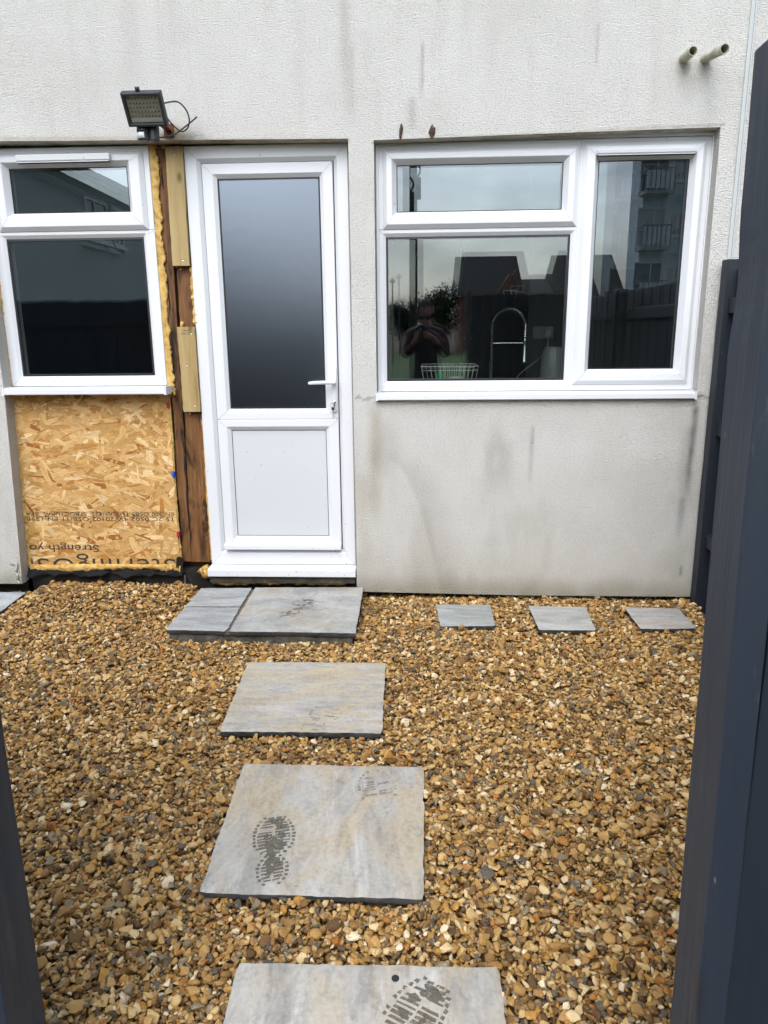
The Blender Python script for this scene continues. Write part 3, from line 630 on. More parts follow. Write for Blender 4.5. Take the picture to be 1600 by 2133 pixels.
for x0, x1, z, h in ((-2.26,-1.40,.4825,.0012),(-2.26,-1.395,.4555,.0012),(-2.26,-1.80,.277,.0012)): box(bm, x0, x1, YT-.0002, YT+.0003, z, z+h)
obj('print_line', bm, M['ink'], osb)
text('CE 1234', -1.222, 1.468, .014, b2, .0636); text('C24 DRY', -1.222, 1.483, .010, b2, .0636)
for z, c_, nm in ((1.085, (.35,.03,.04), 'red'), (.70, (.01,.09,.42), 'blue'), (.355, (.40,.03,.05), 'pink')):
    bm = NB(); box(bm, -1.383, -1.369, .066, .1, z-.016, z+.016); q = obj('packer', bm, mat('packer_'+nm, c_, .4), house, bevel=.002); q['label'] = nm+' plastic packer at the edge of the chipboard'
# black membrane hanging in waves under the board, damp plinth behind
bm = NB(); nX = 90; rows = []
for j in range(6):
    row = []
    for i in range(nX+1):
        x = -2.268+.905*i/nX; wv = .012*math.sin(i*.22+.4)+.009*math.sin(i*.47)+.006*math.sin(i*.9)
        z = .141-(.026+wv*.8)*j/5+.5*wv*(1-j/5); y = .062-.020*(j/5)-.012*math.sin(i*.33+j*.3)*(j/5)
        row.append(bm.verts.new((x, y, z)))
    rows.append(row)
for a, b in zip(rows, rows[1:]):
    for i in range(nX): bm.faces.new((a[i], a[i+1], b[i+1], b[i]))
o = obj('membrane', bm, mat('membrane_sheet', (.010,.010,.011), .75, 0, .15), house, 180); sm = o.modifiers.new('thick', 'SOLIDIFY'); sm.thickness = .0015
bm = NB(); box(bm, -2.29, -1.19, .075, .17, -.08, .150); obj('plinth', bm, M['dpc'], house)
bm = NB(); box(bm, -1.19, -.357, .085, .17, -.08, .130); obj('plinth', bm, M['dpc'], house)
bm = NB(); box(bm, -1.195, -.365, .022, .11, .085, .1275); obj('mortar_bed', bm, M['dark_mortar'], house)
bm = NB(); P = [(-1.392,.22),(-1.378,.225),(-1.358,.215),(-1.352,.20),(-1.36,.17),(-1.356,.13),(-1.40,.12),(-1.398,.18)]
a = [bm.verts.new((x, .062, z)) for x, z in P]; b = [bm.verts.new((x, .07, z)) for x, z in P]; bm.faces.new(a); bm.faces.new(b[::-1])
for k in range(8): bm.faces.new((a[k], a[(k+1)%8], b[(k+1)%8], b[k]))
obj('membrane_flap', bm, mat('membrane_flap', (.012,.012,.013), .35), house)
bm = NB(); box(bm, -1.352, -1.346, .05, .062, .03, .115); obj('steel_strap', bm, mat('galvanised', (.25,.25,.25), .5, .8), house)
# torn metal stop bead at the foot of the left jamb
bm = NB(); tube(bm, spline([(-2.302,-.006,.20),(-2.296,-.012,.175),(-2.310,-.008,.15),(-2.295,-.014,.13),(-2.305,-.006,.10),(-2.290,-.012,.085)], 4), .0045, 6)
box(bm, -2.335, -2.290, -.009, -.004, .196, .206); obj('torn_bead', bm, mat('dirty_bead', (.42,.41,.38), .6), house)

# ------------------------------------------------------------------ floodlight
fl = tag(empty('floodlight', (-1.24, 0, 2.43)), 'black floodlight with a grid of small leds and motion sensor above the door', 'floodlight')
C0 = Vector((-1.268, -.24, 2.466)); AX = Vector((1, 0, 0)); AU = Vector((0, -.08, .12)).normalized(); AN = AX.cross(AU)   # AN points out through the glass (forward / down)
if AN.y > 0: AN = -AN
def LP_(u, v, n): return C0+AX*u+AU*v+AN*n
bm = NB(); W_, H_ = .092, .073
def rr_loop(w_, h_, n): return [bm.verts.new(LP_(sx*w_, sy*h_, n)) for sx, sy in ((-1,-1),(1,-1),(1,1),(-1,1))]
lp = [rr_loop(.075,.060,-.055), rr_loop(W_,H_,-.022), rr_loop(W_,H_,.008), rr_loop(W_-.004,H_-.004,.012), rr_loop(W_-.014,H_-.013,.012), rr_loop(W_-.018,H_-.016,-.006)]
bm.faces.new(lp[0][::-1])
for a, b in zip(lp, lp[1:]):
    for k in range(4): bm.faces.new((a[k], a[(k+1)%4], b[(k+1)%4], b[k]))
bm.faces.new(lp[-1])
for k in range(7): obox(bm, LP_(-.06+.02*k, 0, -.060), AX, AU, AN, .0025, .055, .010)
obj('housing', bm, m_noise('grey_plastic', [(.3, (.024,.026,.030)), (.66, (.04,.043,.048)), (.8, (.10,.10,.10))], 40, .5), fl, bevel=.0025)
bm = NB(); obox(bm, LP_(0, 0, -.004), AX, AU, AN, W_-.018, H_-.016, .0012); obj('led_board', bm, mat('led_board', (.50,.50,.45), .35), fl)
bm = NB(); obox(bm, LP_(0, -H_+.027, -.001), AX, AU, AN, W_-.020, .009, .0008); obj('reflector', bm, mat('reflector', (.75,.75,.73), .3), fl)
led_me = None
for r_ in range(5):
    for c_ in range(9):
        p = LP_(-.063+.0155*c_+(.003 if r_ % 2 else 0), .045-.0185*r_, -.0028)
        if led_me is None:
            bm = NB(); lathe(bm, [(.0036,0),(.0036,.003),(.0026,.005)], (0,0,0), AN, 10); led = obj('led', bm, mat('led', (.16,.155,.125), .2), None, 60); led_me = led.data
        else:
            led = bpy.data.objects.new('led', led_me); COL.objects.link(led)
        led.parent = fl; led.location = p-fl.location
pyobj('glass_cover', [LP_(-W_+.015,-H_+.014,.004), LP_(W_-.015,-H_+.014,.004), LP_(W_-.015,H_-.014,.004), LP_(-W_+.015,H_-.014,.004)], [(0,1,2,3)], M['glass'], fl)
bm = NB(); obox(bm, LP_(-.012, H_+.006, -.006), AX, AU, AN, .009, .010, .008); lathe(bm, [(.006,-.010),(.006,.010)], LP_(-.012,H_+.014,-.006), AX, 14); obj('catch', bm, M['plastic_black'], fl, bevel=.0015)
bm = NB(); lathe(bm, [(.024,-.012),(.031,.002),(.0315,.020),(.028,.024),(.027,.056),(.020,.062)], (-1.306, -.165, 2.408), (0, -.12, -1), 20); obj('motion_sensor', bm, M['plastic_black'], fl, 40)
bm = NB()
for k in range(9):
    a0 = R(178+k*13); a1 = R(178+(k+1)*13); c0 = Vector((-1.306,-.168,0))
    v = [bm.verts.new((c0.x+.0282*math.cos(a), c0.y-.002+.0282*math.sin(a), z)) for a, z in ((a0,2.356),(a1,2.356),(a1,2.382),(a0,2.382))]; bm.faces.new(v)
o = obj('sensor_lens', bm, mat('sensor_lens', (.62,.63,.64), .35), fl, 180); q = o.modifiers.new('thick', 'SOLIDIFY'); q.thickness = .002; q.offset = 1
bm = NB(); lathe(bm, [(.026,-.012),(.027,.004),(.025,.058),(.018,.062)], (-1.262, -.155, 2.412), (0, 0, -1), 18); obox(bm, (-1.285,-.165,2.418), Vector((1,0,0)), Vector((0,1,0)), Vector((0,0,1)), .032, .022, .010); obj('junction_box', bm, M['plastic_black'], fl, 40)
rust = m_noise('rusty_steel', [(.3, (.045,.016,.010)), (.6, (.13,.045,.020)), (.8, (.22,.09,.035))], 60, .8, .001)
bm = NB(); box(bm, -1.262, -1.212, -.007, .002, 2.405, 2.462); box(bm, -1.252, -1.222, -.175, -.007, 2.430, 2.435); box(bm, -1.252, -1.222, -.19, -.175, 2.430, 2.462); obj('bracket', bm, rust, fl, bevel=.001)
bm = NB(); tube(bm, spline([(-1.19,-.20,2.50),(-1.15,-.12,2.527),(-1.125,-.07,2.505),(-1.118,-.05,2.465),(-1.135,-.035,2.432),(-1.165,-.035,2.420),(-1.195,-.05,2.440),(-1.222,-.09,2.478)], 8), .0036, 8)
tube(bm, spline([(-1.265,-.13,2.375),(-1.235,-.07,2.388),(-1.195,-.03,2.412),(-1.15,-.028,2.440),(-1.11,-.035,2.463),(-1.082,-.04,2.482)], 8), .0036, 8)
obj('cable', bm, M['plastic_black'], fl, 60)

# ------------------------------------------------------------------ overflow pipes
pm = m_noise('weathered_pipe', [(.3, (.26,.25,.17)), (.55, (.45,.44,.34)), (.75, (.58,.57,.49))], 18, .6, .0005)
for x0, x1, ln, z1, lab in ((1.221, 1.227, .115, 2.683, 'short dirty cream overflow pipe, the left of two high on the wall'), (1.318, 1.334, .205, 2.659, 'longer dirty cream overflow pipe nearer the wall corner')):
    a = Vector((x0, .02, 2.689)); b = Vector((x1, -ln, z1)); d = (b-a).normalized(); Lp = (b-a).length
    bm = NB(); lathe(bm, [(.0165,0),(.0205,.0001),(.0205,Lp),(.0178,Lp+.0005),(.0172,Lp*.35),(.0001,Lp*.35)], a, d, 22)
    o = obj('overflow_pipe', bm, pm, None, 45); tag(o, lab, 'pipe', 'overflow pipes through the wall')

# ------------------------------------------------------------------ paving slabs
GREY = (.36,.375,.385); BUFF = (.385,.315,.215)
SLABS = []      # outlines used to keep gravel clear
def slab_height(x, y, seed): return (fbm(np.asarray(x)*9, np.asarray(y)*9, seed, 4)-.5)*.0026+(fbm(np.asarray(x)*2, np.asarray(y)*2, seed+5, 2)-.5)*.003
def slab(name, C, zt, th, mt, seed, label=None, parent=None, clear=True, n=30):
    C = [Vector(c) for c in C]      # TL, TR, BR, BL
    V = []; F = []
    def edge(u, v):
        p = (C[0]*(1-u)+C[1]*u)*(1-v)+(C[3]*(1-u)+C[2]*u)*v
        return p
    rag = .0038
    for j in range(n+1):
        for i in range(n+1):
            u, v = i/n, j/n; p = edge(u, v); q = Vector((p.x, p.y))
            jx = (float(fbm([p.y*38], [seed+i], 7, 3)[0])-.5)*2*rag if i in (0, n) else 0
            jy = (float(fbm([p.x*38], [seed+j+4], 8, 3)[0])-.5)*2*rag if j in (0, n) else 0
            cr_ = .007 if (i in (0, n) and j in (0, n)) else 0
            q.x += jx+(cr_*(random.random()) if i == 0 else -cr_*random.random() if i == n else 0); q.y += jy
            z = zt+float(slab_height([q.x], [q.y], seed)[0])-(.0022 if (i in (0, n) or j in (0, n)) else 0)
            V.append((q.x, q.y, z))
    for j in range(n):
        for i in range(n): a = j*(n+1)+i; F.append((a, a+n+1, a+n+2, a+1))
    loop = [i for i in range(n+1)]+[j*(n+1)+n for j in range(1, n+1)]+[n*(n+1)+i for i in range(n-1, -1, -1)]+[j*(n+1) for j in range(n-1, 0, -1)]
    cx = sum(c.x for c in C)/4; cy = sum(c.y for c in C)/4; prev = loop; ntop = len(F)
    for lv in (.45, 1.0):
        cur = []
        for q in loop:
            x, y, z = V[q]; k = -.003+random.uniform(-.0025, .0025); d = Vector((x-cx, y-cy)); d.normalize()
            cur.append(len(V)); V.append((x+d.x*(k if lv < 1 else -.012), y+d.y*(k if lv < 1 else -.012), z-th*lv))
        for k in range(len(loop)): k2 = (k+1)%len(loop); F.append((prev[k], prev[k2], cur[k2], cur[k]))
        prev = cur
    F.append(tuple(prev))
    o = pyobj(name, V, F, [mt, M['slab_edge']], parent, 38)
    for p_ in o.data.polygons: p_.material_index = 1 if p_.index >= ntop else 0
    if label: tag(o, label, 'paving slab')
    if clear: SLABS.append([(c.x, c.y) for c in C])
    return o
G1 = 'stepping stones across the gravel to the door'; G2 = 'small square slabs along the wall'
s2 = slab('paving_slab', [(-.772,-.885),(-.154,-.878),(-.139,-1.474),(-.744,-1.479)], .031, .026, m_slab('slab_far', (.345,.325,.29), (.40,.335,.235), .8, 2, (2.4, 7, 1)), 2, 'large grey and buff banded stepping slab nearest the doorstep'); s2['group'] = G1
s3 = slab('paving_slab', [(-.604,-1.685),(.013,-1.688),(.010,-2.286),(-.583,-2.284)], .031, .026, m_slab('slab_mid', (.355,.336,.30), (.405,.335,.235), .85, 5, (6, 1.7, 1)), 5, 'large buff slab with a whole dark wet bootprint, middle of the path'); s3['group'] = G1
s4 = slab('paving_slab', [(-.425,-2.503),(.185,-2.493),(.182,-3.093),(-.415,-3.11)], .031, .026, m_slab('slab_near', (.352,.332,.295), (.41,.345,.245), .8, 9, (6, 1.7, 1)), 9, 'large slab at the near edge between the gate posts, cut off by frame'); s4['group'] = G1
sa = slab('paving_slab', [(.085,-.145),(.379,-.146),(.374,-.440),(.100,-.446)], .029, .022, m_slab('slab_a', (.28,.29,.275), (.34,.27,.15), .18, 12), 12, 'small blue grey slab with a rusty patch, nearest the doorstep', n=18); sa['group'] = G2
sb = slab('paving_slab', [(.578,-.156),(.879,-.163),(.864,-.483),(.584,-.484)], .029, .024, m_slab('slab_b', (.335,.33,.31), (.33,.31,.26), .12, 15), 15, 'small pale grey slab with a chipped corner, middle of the three', n=18); sb['group'] = G2
sc_ = slab('paving_slab', [(1.083,-.166),(1.366,-.173),(1.363,-.446),(1.085,-.459)], .029, .022, m_slab('slab_c', (.335,.32,.295), (.36,.30,.22), .45, 19), 19, 'small brownish slab beside the dark fence', n=18); sc_['group'] = G2
sl_ = slab('paving_slab', [(-2.84,-.006),(-2.262,-.006),(-2.245,-.310),(-2.85,-.329)], .030, .024, m_slab('slab_l', (.34,.36,.365), BUFF, .15, 23), 23, 'grey slab at the left edge against the wall, mostly out of frame', n=18); sl_['group'] = G2
# doorstep
st = tag(empty('doorstep', (-.77, -.35, 0)), 'low doorstep of three grey stone slabs bedded on mortar below the door', 'doorstep')
gs = m_slab('slab_step', (.292,.288,.270), (.35,.30,.22), .4, 31, (3.5, 5, 1)); gs2 = m_slab('slab_step_small', (.285,.29,.285), (.31,.30,.26), .15, 37)
slab('slab', [(-.922,-.040),(-.317,-.017),(-.305,-.665),(-.914,-.660)], .081, .024, gs, 31, None, st)['label'] = 'large slab with a bootprint'
slab('slab', [(-1.224,-.056),(-.940,-.045),(-.938,-.332),(-1.226,-.336)], .080, .024, gs2, 34, None, st, n=18)['label'] = 'small back left slab'
slab('slab', [(-1.227,-.343),(-.936,-.340),(-.928,-.657),(-1.228,-.643)], .079, .024, gs2, 38, None, st, n=18)['label'] = 'small front left slab'
bm = NB()
for k in range(24):
    x0 = -1.215+.89*k/24; y = -.632+.004*math.sin(k*.7)+random.uniform(-.002, .002)-.012*k/24; box(bm, x0, x0+.89/24, y, -.05, -.03, .0555)
obj('mortar_base', bm, M['mortar'], st)
bm = NB(); box(bm, -.942, -.912, -.648, -.05, .054, .071); box(bm, -1.216, -.942, -.346, -.330, .054, .072); obj('mortar_joint', bm, m_noise('brown_joint', [(.3, (.075,.060,.045)), (.7, (.15,.12,.09))], 50, .9, .002), st)
# wet bootprints
wet = m_noise('wet_stone', [(.3, (.095,.085,.065)), (.6, (.15,.135,.105)), (.8, (.20,.18,.145))], 60, .35, .001)
wet_faint = m_noise('drying_stone', [(.3, (.19,.17,.135)), (.6, (.27,.25,.21)), (.8, (.32,.30,.26))], 60, .45, .001)
def film(mt, lo, hi, amax):
    t = NT(mt); f = t.math('ADD', t.math('MULTIPLY', t.noise(t.pos(), 26, 4, .7), .6), t.math('MULTIPLY', t.noise(t.pos(), 210, 2, .6), .4)); t.l(t.maprange(f, lo, hi, 0, amax), t.b.inputs['Alpha'])
film(wet, .34, .50, .84); film(wet_faint, .40, .60, .7)
def bootprint(parent, ox, oy, ang, seed, zt, sseed, faint=False, part='all', keep=1.0, L_=.30):
    rs = random.Random(seed); bm = NB(); ca, sa = math.cos(ang), math.sin(ang)
    def put(poly):
        P = []
        for u, v in poly:
            x = ox+u*ca-v*sa; y = oy+u*sa+v*ca; P.append((x, y, zt+float(slab_height([x], [y], sseed)[0])+.0011))
        try: bm.faces.new([bm.verts.new(p) for p in P])
        except Exception: pass
    def half(v):      # half width of the sole along its length (v from -L/2 heel to L/2 toe)
        t = (v/L_)+.5
        if t < .36: return .045*math.sqrt(max(0, 1-((t-.17)/.19)**2))+.010*(t > .17)*(1-((.36-t)/.19))
        return .063*math.sqrt(max(0, 1-((t-.66)/.34)**2))*(1-.3*max(0, (.5-t)/.14))
    def blob(cx, cy, rx, ry, n=9): put([(cx+rx*math.cos(a)*rs.uniform(.75, 1.2), cy+ry*math.sin(a)*rs.uniform(.75, 1.2)) for a in np.linspace(0, 2*math.pi, n+1)[:-1]])
    rngs = {'all': (-.5, .5), 'toe': (.0, .5), 'heel': (-.5, -.12), 'mid': (-.45, .3)}[part]
    v = rngs[0]*L_+.004
    while v < rngs[1]*L_-.002:                  # rim lugs
        h = half(v)
        if h > .012:
            for s in (-1, 1):
                if rs.random() < keep: jq = [rs.uniform(-.0018, .0018) for _ in range(6)]; put([(s*h+jq[0], v-.0048+jq[1]), (s*(h-.0095)+jq[2], v-.0048+jq[3]), (s*(h-.0095)+jq[4], v+.005+jq[5]), (s*h*rs.uniform(.95, 1.03), v+.005)])
        v += .0155
    v = rngs[0]*L_+.018
    while v < rngs[1]*L_-.014:                  # tread bars
        h = half(v)-.014
        if h > .008:
            for s in (-1, 1):
                if rs.random() < keep*.93:
                    a0 = .002+rs.uniform(0, .004); tl = .004*s*rs.uniform(.6, 1.4); th_ = .0042*rs.uniform(.6, 1.35)
                    put([(s*a0, v-th_), (s*h*.55, v-th_+tl*.4), (s*h, v-th_+tl), (s*h*rs.uniform(.9, 1), v+th_+tl), (s*h*.5, v+th_+tl*.4), (s*a0, v+th_)])
        v += .0132
    if not faint:                               # pooled patches
        for k in range(26):
            v = rs.uniform(rngs[0]+.12, rngs[1]-.10)*L_; h = half(v)-.020
            if h > .008 and rs.random() < keep: blob(rs.uniform(-.7, .7)*h, v, rs.uniform(.007, .017), rs.uniform(.007, .019))
    o_ = obj('bootprint', bm, wet_faint if faint else wet, parent)
    for p_ in o_.data.polygons:
        if p_.normal.z < 0: p_.flip()
    return o_
bootprint(s3, -.420, -2.105, R(9), 3, .031, 5); bootprint(s3, -.128, -1.862, R(12), 4, .031, 5, True, 'toe', .8)
bootprint(s4, -.035, -2.66, R(-33), 6, .031, 9, False, 'all', .92); bootprint(s2, -.375, -1.372, R(-18), 7, .031, 2, True, 'mid', .6, .24)
bootprint(st.children[0] if st.children else st, -.628, -.345, R(-20), 8, .081, 31, False, 'all', .62)
bm = NB(); P = [(-.055+.009*math.cos(a), -2.535+.010*math.sin(a)) for a in np.linspace(0, 2*math.pi, 15)[:-1]]
f_ = bm.faces.new([bm.verts.new((x, y, .031+float(slab_height([x], [y], 9)[0])+.0012)) for x, y in P]); obj('tar_spot', bm, M['black'], s4)

# ------------------------------------------------------------------ gravel
def gravel():
    hidden = bpy.data.collections.new('gravel_stones')
    gm = mat('flint', rough=.6, spec=.35); t = NT(gm)
    a = t.n('Attribute', attribute_name='hue'); a.attribute_type = 'INSTANCER'
    b = t.n('Attribute', attribute_name='off'); b.attribute_type = 'INSTANCER'
    palette = [(0, (0.113, 0.059, 0.019)), (0.05, (0.188, 0.102, 0.032)), (0.13, (0.272, 0.148, 0.046)), (0.25, (0.367, 0.2, 0.059)), (0.37, (0.442, 0.254, 0.077)), (0.49, (0.499, 0.297, 0.098)), (0.58, (0.489, 0.25, 0.05)), (0.63, (0.395, 0.161, 0.034)), (0.66, (0.25, 0.189, 0.109)), (0.74, (0.113, 0.089, 0.063)), (0.79, (0.583, 0.39, 0.16)), (0.9, (0.677, 0.5, 0.262)), (0.97, (0.753, 0.619, 0.409))]
    c = t.ramp(a.outputs['Fac'], palette, 'CONSTANT')
    tcn = t.n('TexCoord'); ad = t.n('VectorMath', operation='ADD'); t.l(tcn.outputs['Object'], ad.inputs[0]); t.l(b.outputs['Vector'], ad.inputs[1])
    n1 = t.noise(ad.outputs[0], 1.1, 4, .6, .4); n2 = t.noise(ad.outputs[0], 6.0, 4, .65)
    c = t.mix(t.maprange(n1, .58, .66, 0, .6), c, (.56,.43,.24))
    c = t.mix(t.maprange(n1, .30, .40, .45, 0), c, (.105,.060,.026))
    c = t.mix(1, c, t.ramp(n2, [(.3, (.76,.74,.70)), (.7, (1.12,1.12,1.12))]), 'MULTIPLY'); t.base(c)
    t.rough(t.maprange(n2, .3, .7, .42, .75)); t.normal(t.bump(n2, .05, .35))
    NV = 44; objs = []
    for k in range(NV):
        bm = NB(); rs = np.random.default_rng(100+k); rounded = k % 4 == 0
        if rounded:
            bmesh.ops.create_icosphere(bm, subdivisions=2, radius=1)
            V = np.array([v.co[:] for v in bm.verts]); fr = rs.normal(0, 1, (6, 3))*1.4; ph = rs.uniform(0, 6.28, 6)
            V *= (1+.085*sum(np.sin(V@fr[i]+ph[i]) for i in range(6)))[:, None]
            for c_ in range(3):
                nrm = rs.normal(0, 1, 3); nrm /= np.linalg.norm(nrm); d = rs.uniform(.6, .9); e = np.maximum(0, V@nrm-d); V -= nrm*e[:, None]
        else:
            # a struck flint chip: flat breaks, sharp arrises slightly worn
            n_ = rs.integers(9, 17); Q = rs.normal(0, 1, (n_, 3)); Q /= np.linalg.norm(Q, axis=1)[:, None]; Q *= rs.uniform(.72, 1.0, (n_, 1))
            for q in Q: bm.verts.new(q)
            h_ = bmesh.ops.convex_hull(bm, input=list(bm.verts)); loose = [v for v in bm.verts if not v.link_faces]
            for v in loose: bm.verts.remove(v)
            bmesh.ops.bevel(bm, geom=list(bm.edges), offset=rs.uniform(.05, .13), segments=2, profile=.6, affect='EDGES', clamp_overlap=True)
            V = np.array([v.co[:] for v in bm.verts]); V += .05*np.sin(V[:, [1, 2, 0]]*4+rs.uniform(0, 6, 3))
        V = V-(V.max(0)+V.min(0))/2; V /= np.abs(V).max(0)
        for v, q in zip(bm.verts, V): v.co = q
        bmesh.ops.recalc_face_normals(bm, faces=bm.faces)
        me = bpy.data.meshes.new('stone_shape'); bm.to_mesh(me); bm.free(); me.materials.append(gm)
        me.polygons.foreach_set('use_smooth', [True]*len(me.polygons)); me.set_sharp_from_angle(angle=R(60 if rounded else 24))
        o = bpy.data.objects.new('stone_shape', me); hidden.objects.link(o)
    # drop stones one by one on a height field
    X0, X1, Y0, Y1, cs = -3.05, 1.50, -3.0, .13, .005
    nx, ny = int((X1-X0)/cs), int((Y1-Y0)/cs)
    gx = X0+(np.arange(nx)+.5)*cs; gy = Y0+(np.arange(ny)+.5)*cs; GX, GY = np.meshgrid(gx, gy)
    target = (fbm(GX*1.6, GY*1.6, 71, 3)-.5)*.020 + .060*sstep(-.34, .0, GY)*sstep(-2.26, -2.12, GX)*(1-sstep(-1.36, -1.20, GX)) - .012*sstep(-.05, .02, GY) + .014*np.exp(-((GY+.74)/.10)**2)*(GX > -1.4)*(GX < -.2)
    hf = np.full((ny, nx), -.021)+target*.9
    blocked = np.zeros((ny, nx), bool)
    for S in SLABS:
        ins = np.ones((ny, nx), bool)
        for k in range(4):
            (xa, ya), (xb, yb) = S[k], S[(k+1)%4]
            ins &= ((xb-xa)*(GY-ya)-(yb-ya)*(GX-xa)) < -.003*math.hypot(xb-xa, yb-ya)
        blocked |= ins
    N = 134000
    pick_x = rng.uniform(X0+.01, X1-.01, (N, 4)); pick_y = rng.uniform(Y0+.01, Y1-.01, (N, 4))
    sz = np.clip(rng.lognormal(math.log(.0076), .37, N), .0040, .0205)
    r2 = rng.uniform(.60, .95, N); r3 = rng.uniform(.34, .66, N); yaw = rng.uniform(0, 6.283, N)
    tx = rng.normal(0, .46, N); ty = rng.normal(0, .46, N); idx = rng.integers(0, NV, N); hue = rng.random(N); off = rng.uniform(0, 100, (N, 3))
    P = []; keep = []
    for i in range(N):
        best = None
        for q in range(4):
            a_, b_ = int((pick_x[i, q]-X0)/cs), int((pick_y[i, q]-Y0)/cs)
            if blocked[b_, a_]: continue
            h = hf[b_, a_]-target[b_, a_]
            if best is None or h < best[0]: best = (h, a_, b_, pick_x[i, q], pick_y[i, q])
        if best is None: continue
        _, a_, b_, x, y = best; s = sz[i]; rad = s*(1+r2[i])*.5; k = max(1, int(rad/cs))
        ya, yb, xa, xb = max(0, b_-k), min(ny, b_+k+1), max(0, a_-k), min(nx, a_+k+1)
        pt = hf[ya:yb, xa:xb]; d2 = ((gx[xa:xb]-x)**2)[None, :]+((gy[ya:yb]-y)**2)[:, None]; ms = d2 < rad*rad
        if not ms.any(): continue
        hz = s*(r3[i]*.85+.15)
        z = .55*pt[ms].max()+.45*pt[ms].mean()+hz*.62
        dome = z+hz*.85*np.sqrt(np.clip(1-d2/(rad*rad), 0, 1))
        hf[ya:yb, xa:xb] = np.where(ms, np.maximum(pt, dome), pt)
        P.append((x, y, z)); keep.append(i)
    P = np.array(P); keep = np.array(keep); n = len(P)
    top = float(np.median(hf[~blocked]-target[~blocked])); P[:, 2] += .010-top
    print('gravel stones', n, 'raised', .006-top)
    me = bpy.data.meshes.new('gravel'); me.vertices.add(n); me.vertices.foreach_set('co', P.ravel()); me.materials.append(gm)
    def attr(nm, ty, field, arr): at = me.attributes.new(nm, ty, 'POINT'); at.data.foreach_set(field, np.ascontiguousarray(arr).ravel())
    attr('rot', 'FLOAT_VECTOR', 'vector', np.stack([tx, ty, yaw], 1)[keep]); attr('scl', 'FLOAT_VECTOR', 'vector', np.stack([sz, sz*r2, sz*r3], 1)[keep])
    attr('idx', 'INT', 'value', idx[keep].astype(np.int32)); attr('hue', 'FLOAT', 'value', hue[keep]); attr('off', 'FLOAT_VECTOR', 'vector', off[keep])
    o = bpy.data.objects.new('gravel', me); COL.objects.link(o); tag(o, 'golden brown flint gravel covering the whole yard', None, None, 'stuff')
    ng = bpy.data.node_groups.new('scatter', 'GeometryNodeTree'); ng.interface.new_socket('Geometry', in_out='INPUT', socket_type='NodeSocketGeometry'); ng.interface.new_socket('Geometry', in_out='OUTPUT', socket_type='NodeSocketGeometry')
    gi = ng.nodes.new('NodeGroupInput'); go = ng.nodes.new('NodeGroupOutput'); ip = ng.nodes.new('GeometryNodeInstanceOnPoints')
    ci = ng.nodes.new('GeometryNodeCollectionInfo'); ci.inputs['Collection'].default_value = hidden; ci.inputs['Separate Children'].default_value = True; ci.inputs['Reset Children'].default_value = True
    def na(nm, ty): q = ng.nodes.new('GeometryNodeInputNamedAttribute'); q.data_type = ty; q.inputs['Name'].default_value = nm; return q.outputs['Attribute']
    er = ng.nodes.new('FunctionNodeEulerToRotation'); l = ng.links.new
    l(na('rot', 'FLOAT_VECTOR'), er.inputs[0]); l(gi.outputs[0], ip.inputs['Points']); l(ci.outputs[0], ip.inputs['Instance']); ip.inputs['Pick Instance'].default_value = True
    l(na('idx', 'INT'), ip.inputs['Instance Index']); l(er.outputs[0], ip.inputs['Rotation']); l(na('scl', 'FLOAT_VECTOR'), ip.inputs['Scale']); l(ip.outputs[0], go.inputs[0])
    md = o.modifiers.new('scatter', 'NODES'); md.node_group = ng
gravel()

# ------------------------------------------------------------------ gate posts and fences
def post(name, x0, x1, y0, y1, z1, seed, parent=None, worn=False, z0=-.03, lean=0):
    bm = NB(); rows = []; n = 60; rs = random.Random(seed)
    for k in range(n+1):
        z = z0+(z1-z0)*k/n
        j = [(float(fbm([z*5], [seed+c*3.3], 13, 3)[0])-.5)*.005 for c in range(4)]
        ch = 0
        if worn and 1.44 < z < 1.60: ch = .005*max(0, math.sin((z-1.44)/.16*math.pi))*(.6+.4*rs.random())
        ch2 = .010 if (k == n and worn) else 0
        l_ = lean*z/1.8; rows.append([bm.verts.new(p) for p in ((x0+j[0]+l_,y0,z),(x1+j[1]+l_,y0,z+ch2),(x1+j[1]+l_,y1,z+ch2),(x0+j[2]+ch+l_,y1,z-ch2*.3))])
    for a, b in zip(rows, rows[1:]):
        for k in range(4): bm.faces.new((a[k], a[(k+1)%4], b[(k+1)%4], b[k]))
    bm.faces.new(rows[0][::-1]); bm.faces.new(rows[-1])
    if not worn: return obj(name, bm, M['gate' if parent is None else 'fence'], parent, bevel=.003)
    bm.normal_update(); bmesh.ops.recalc_face_normals(bm, faces=bm.faces)
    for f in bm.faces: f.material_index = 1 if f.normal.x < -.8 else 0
    return obj(name, bm, [M['gate'], M['gate_worn_lit']], parent, bevel=.003)
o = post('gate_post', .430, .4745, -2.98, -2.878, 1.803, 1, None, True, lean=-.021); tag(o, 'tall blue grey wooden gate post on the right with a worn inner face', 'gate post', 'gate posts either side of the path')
o = post('gate_post', -.72, -.668, -2.985, -2.880, 1.80, 4); tag(o, 'dark wooden gate post at the lower left edge', 'gate post', 'gate posts either side of the path')
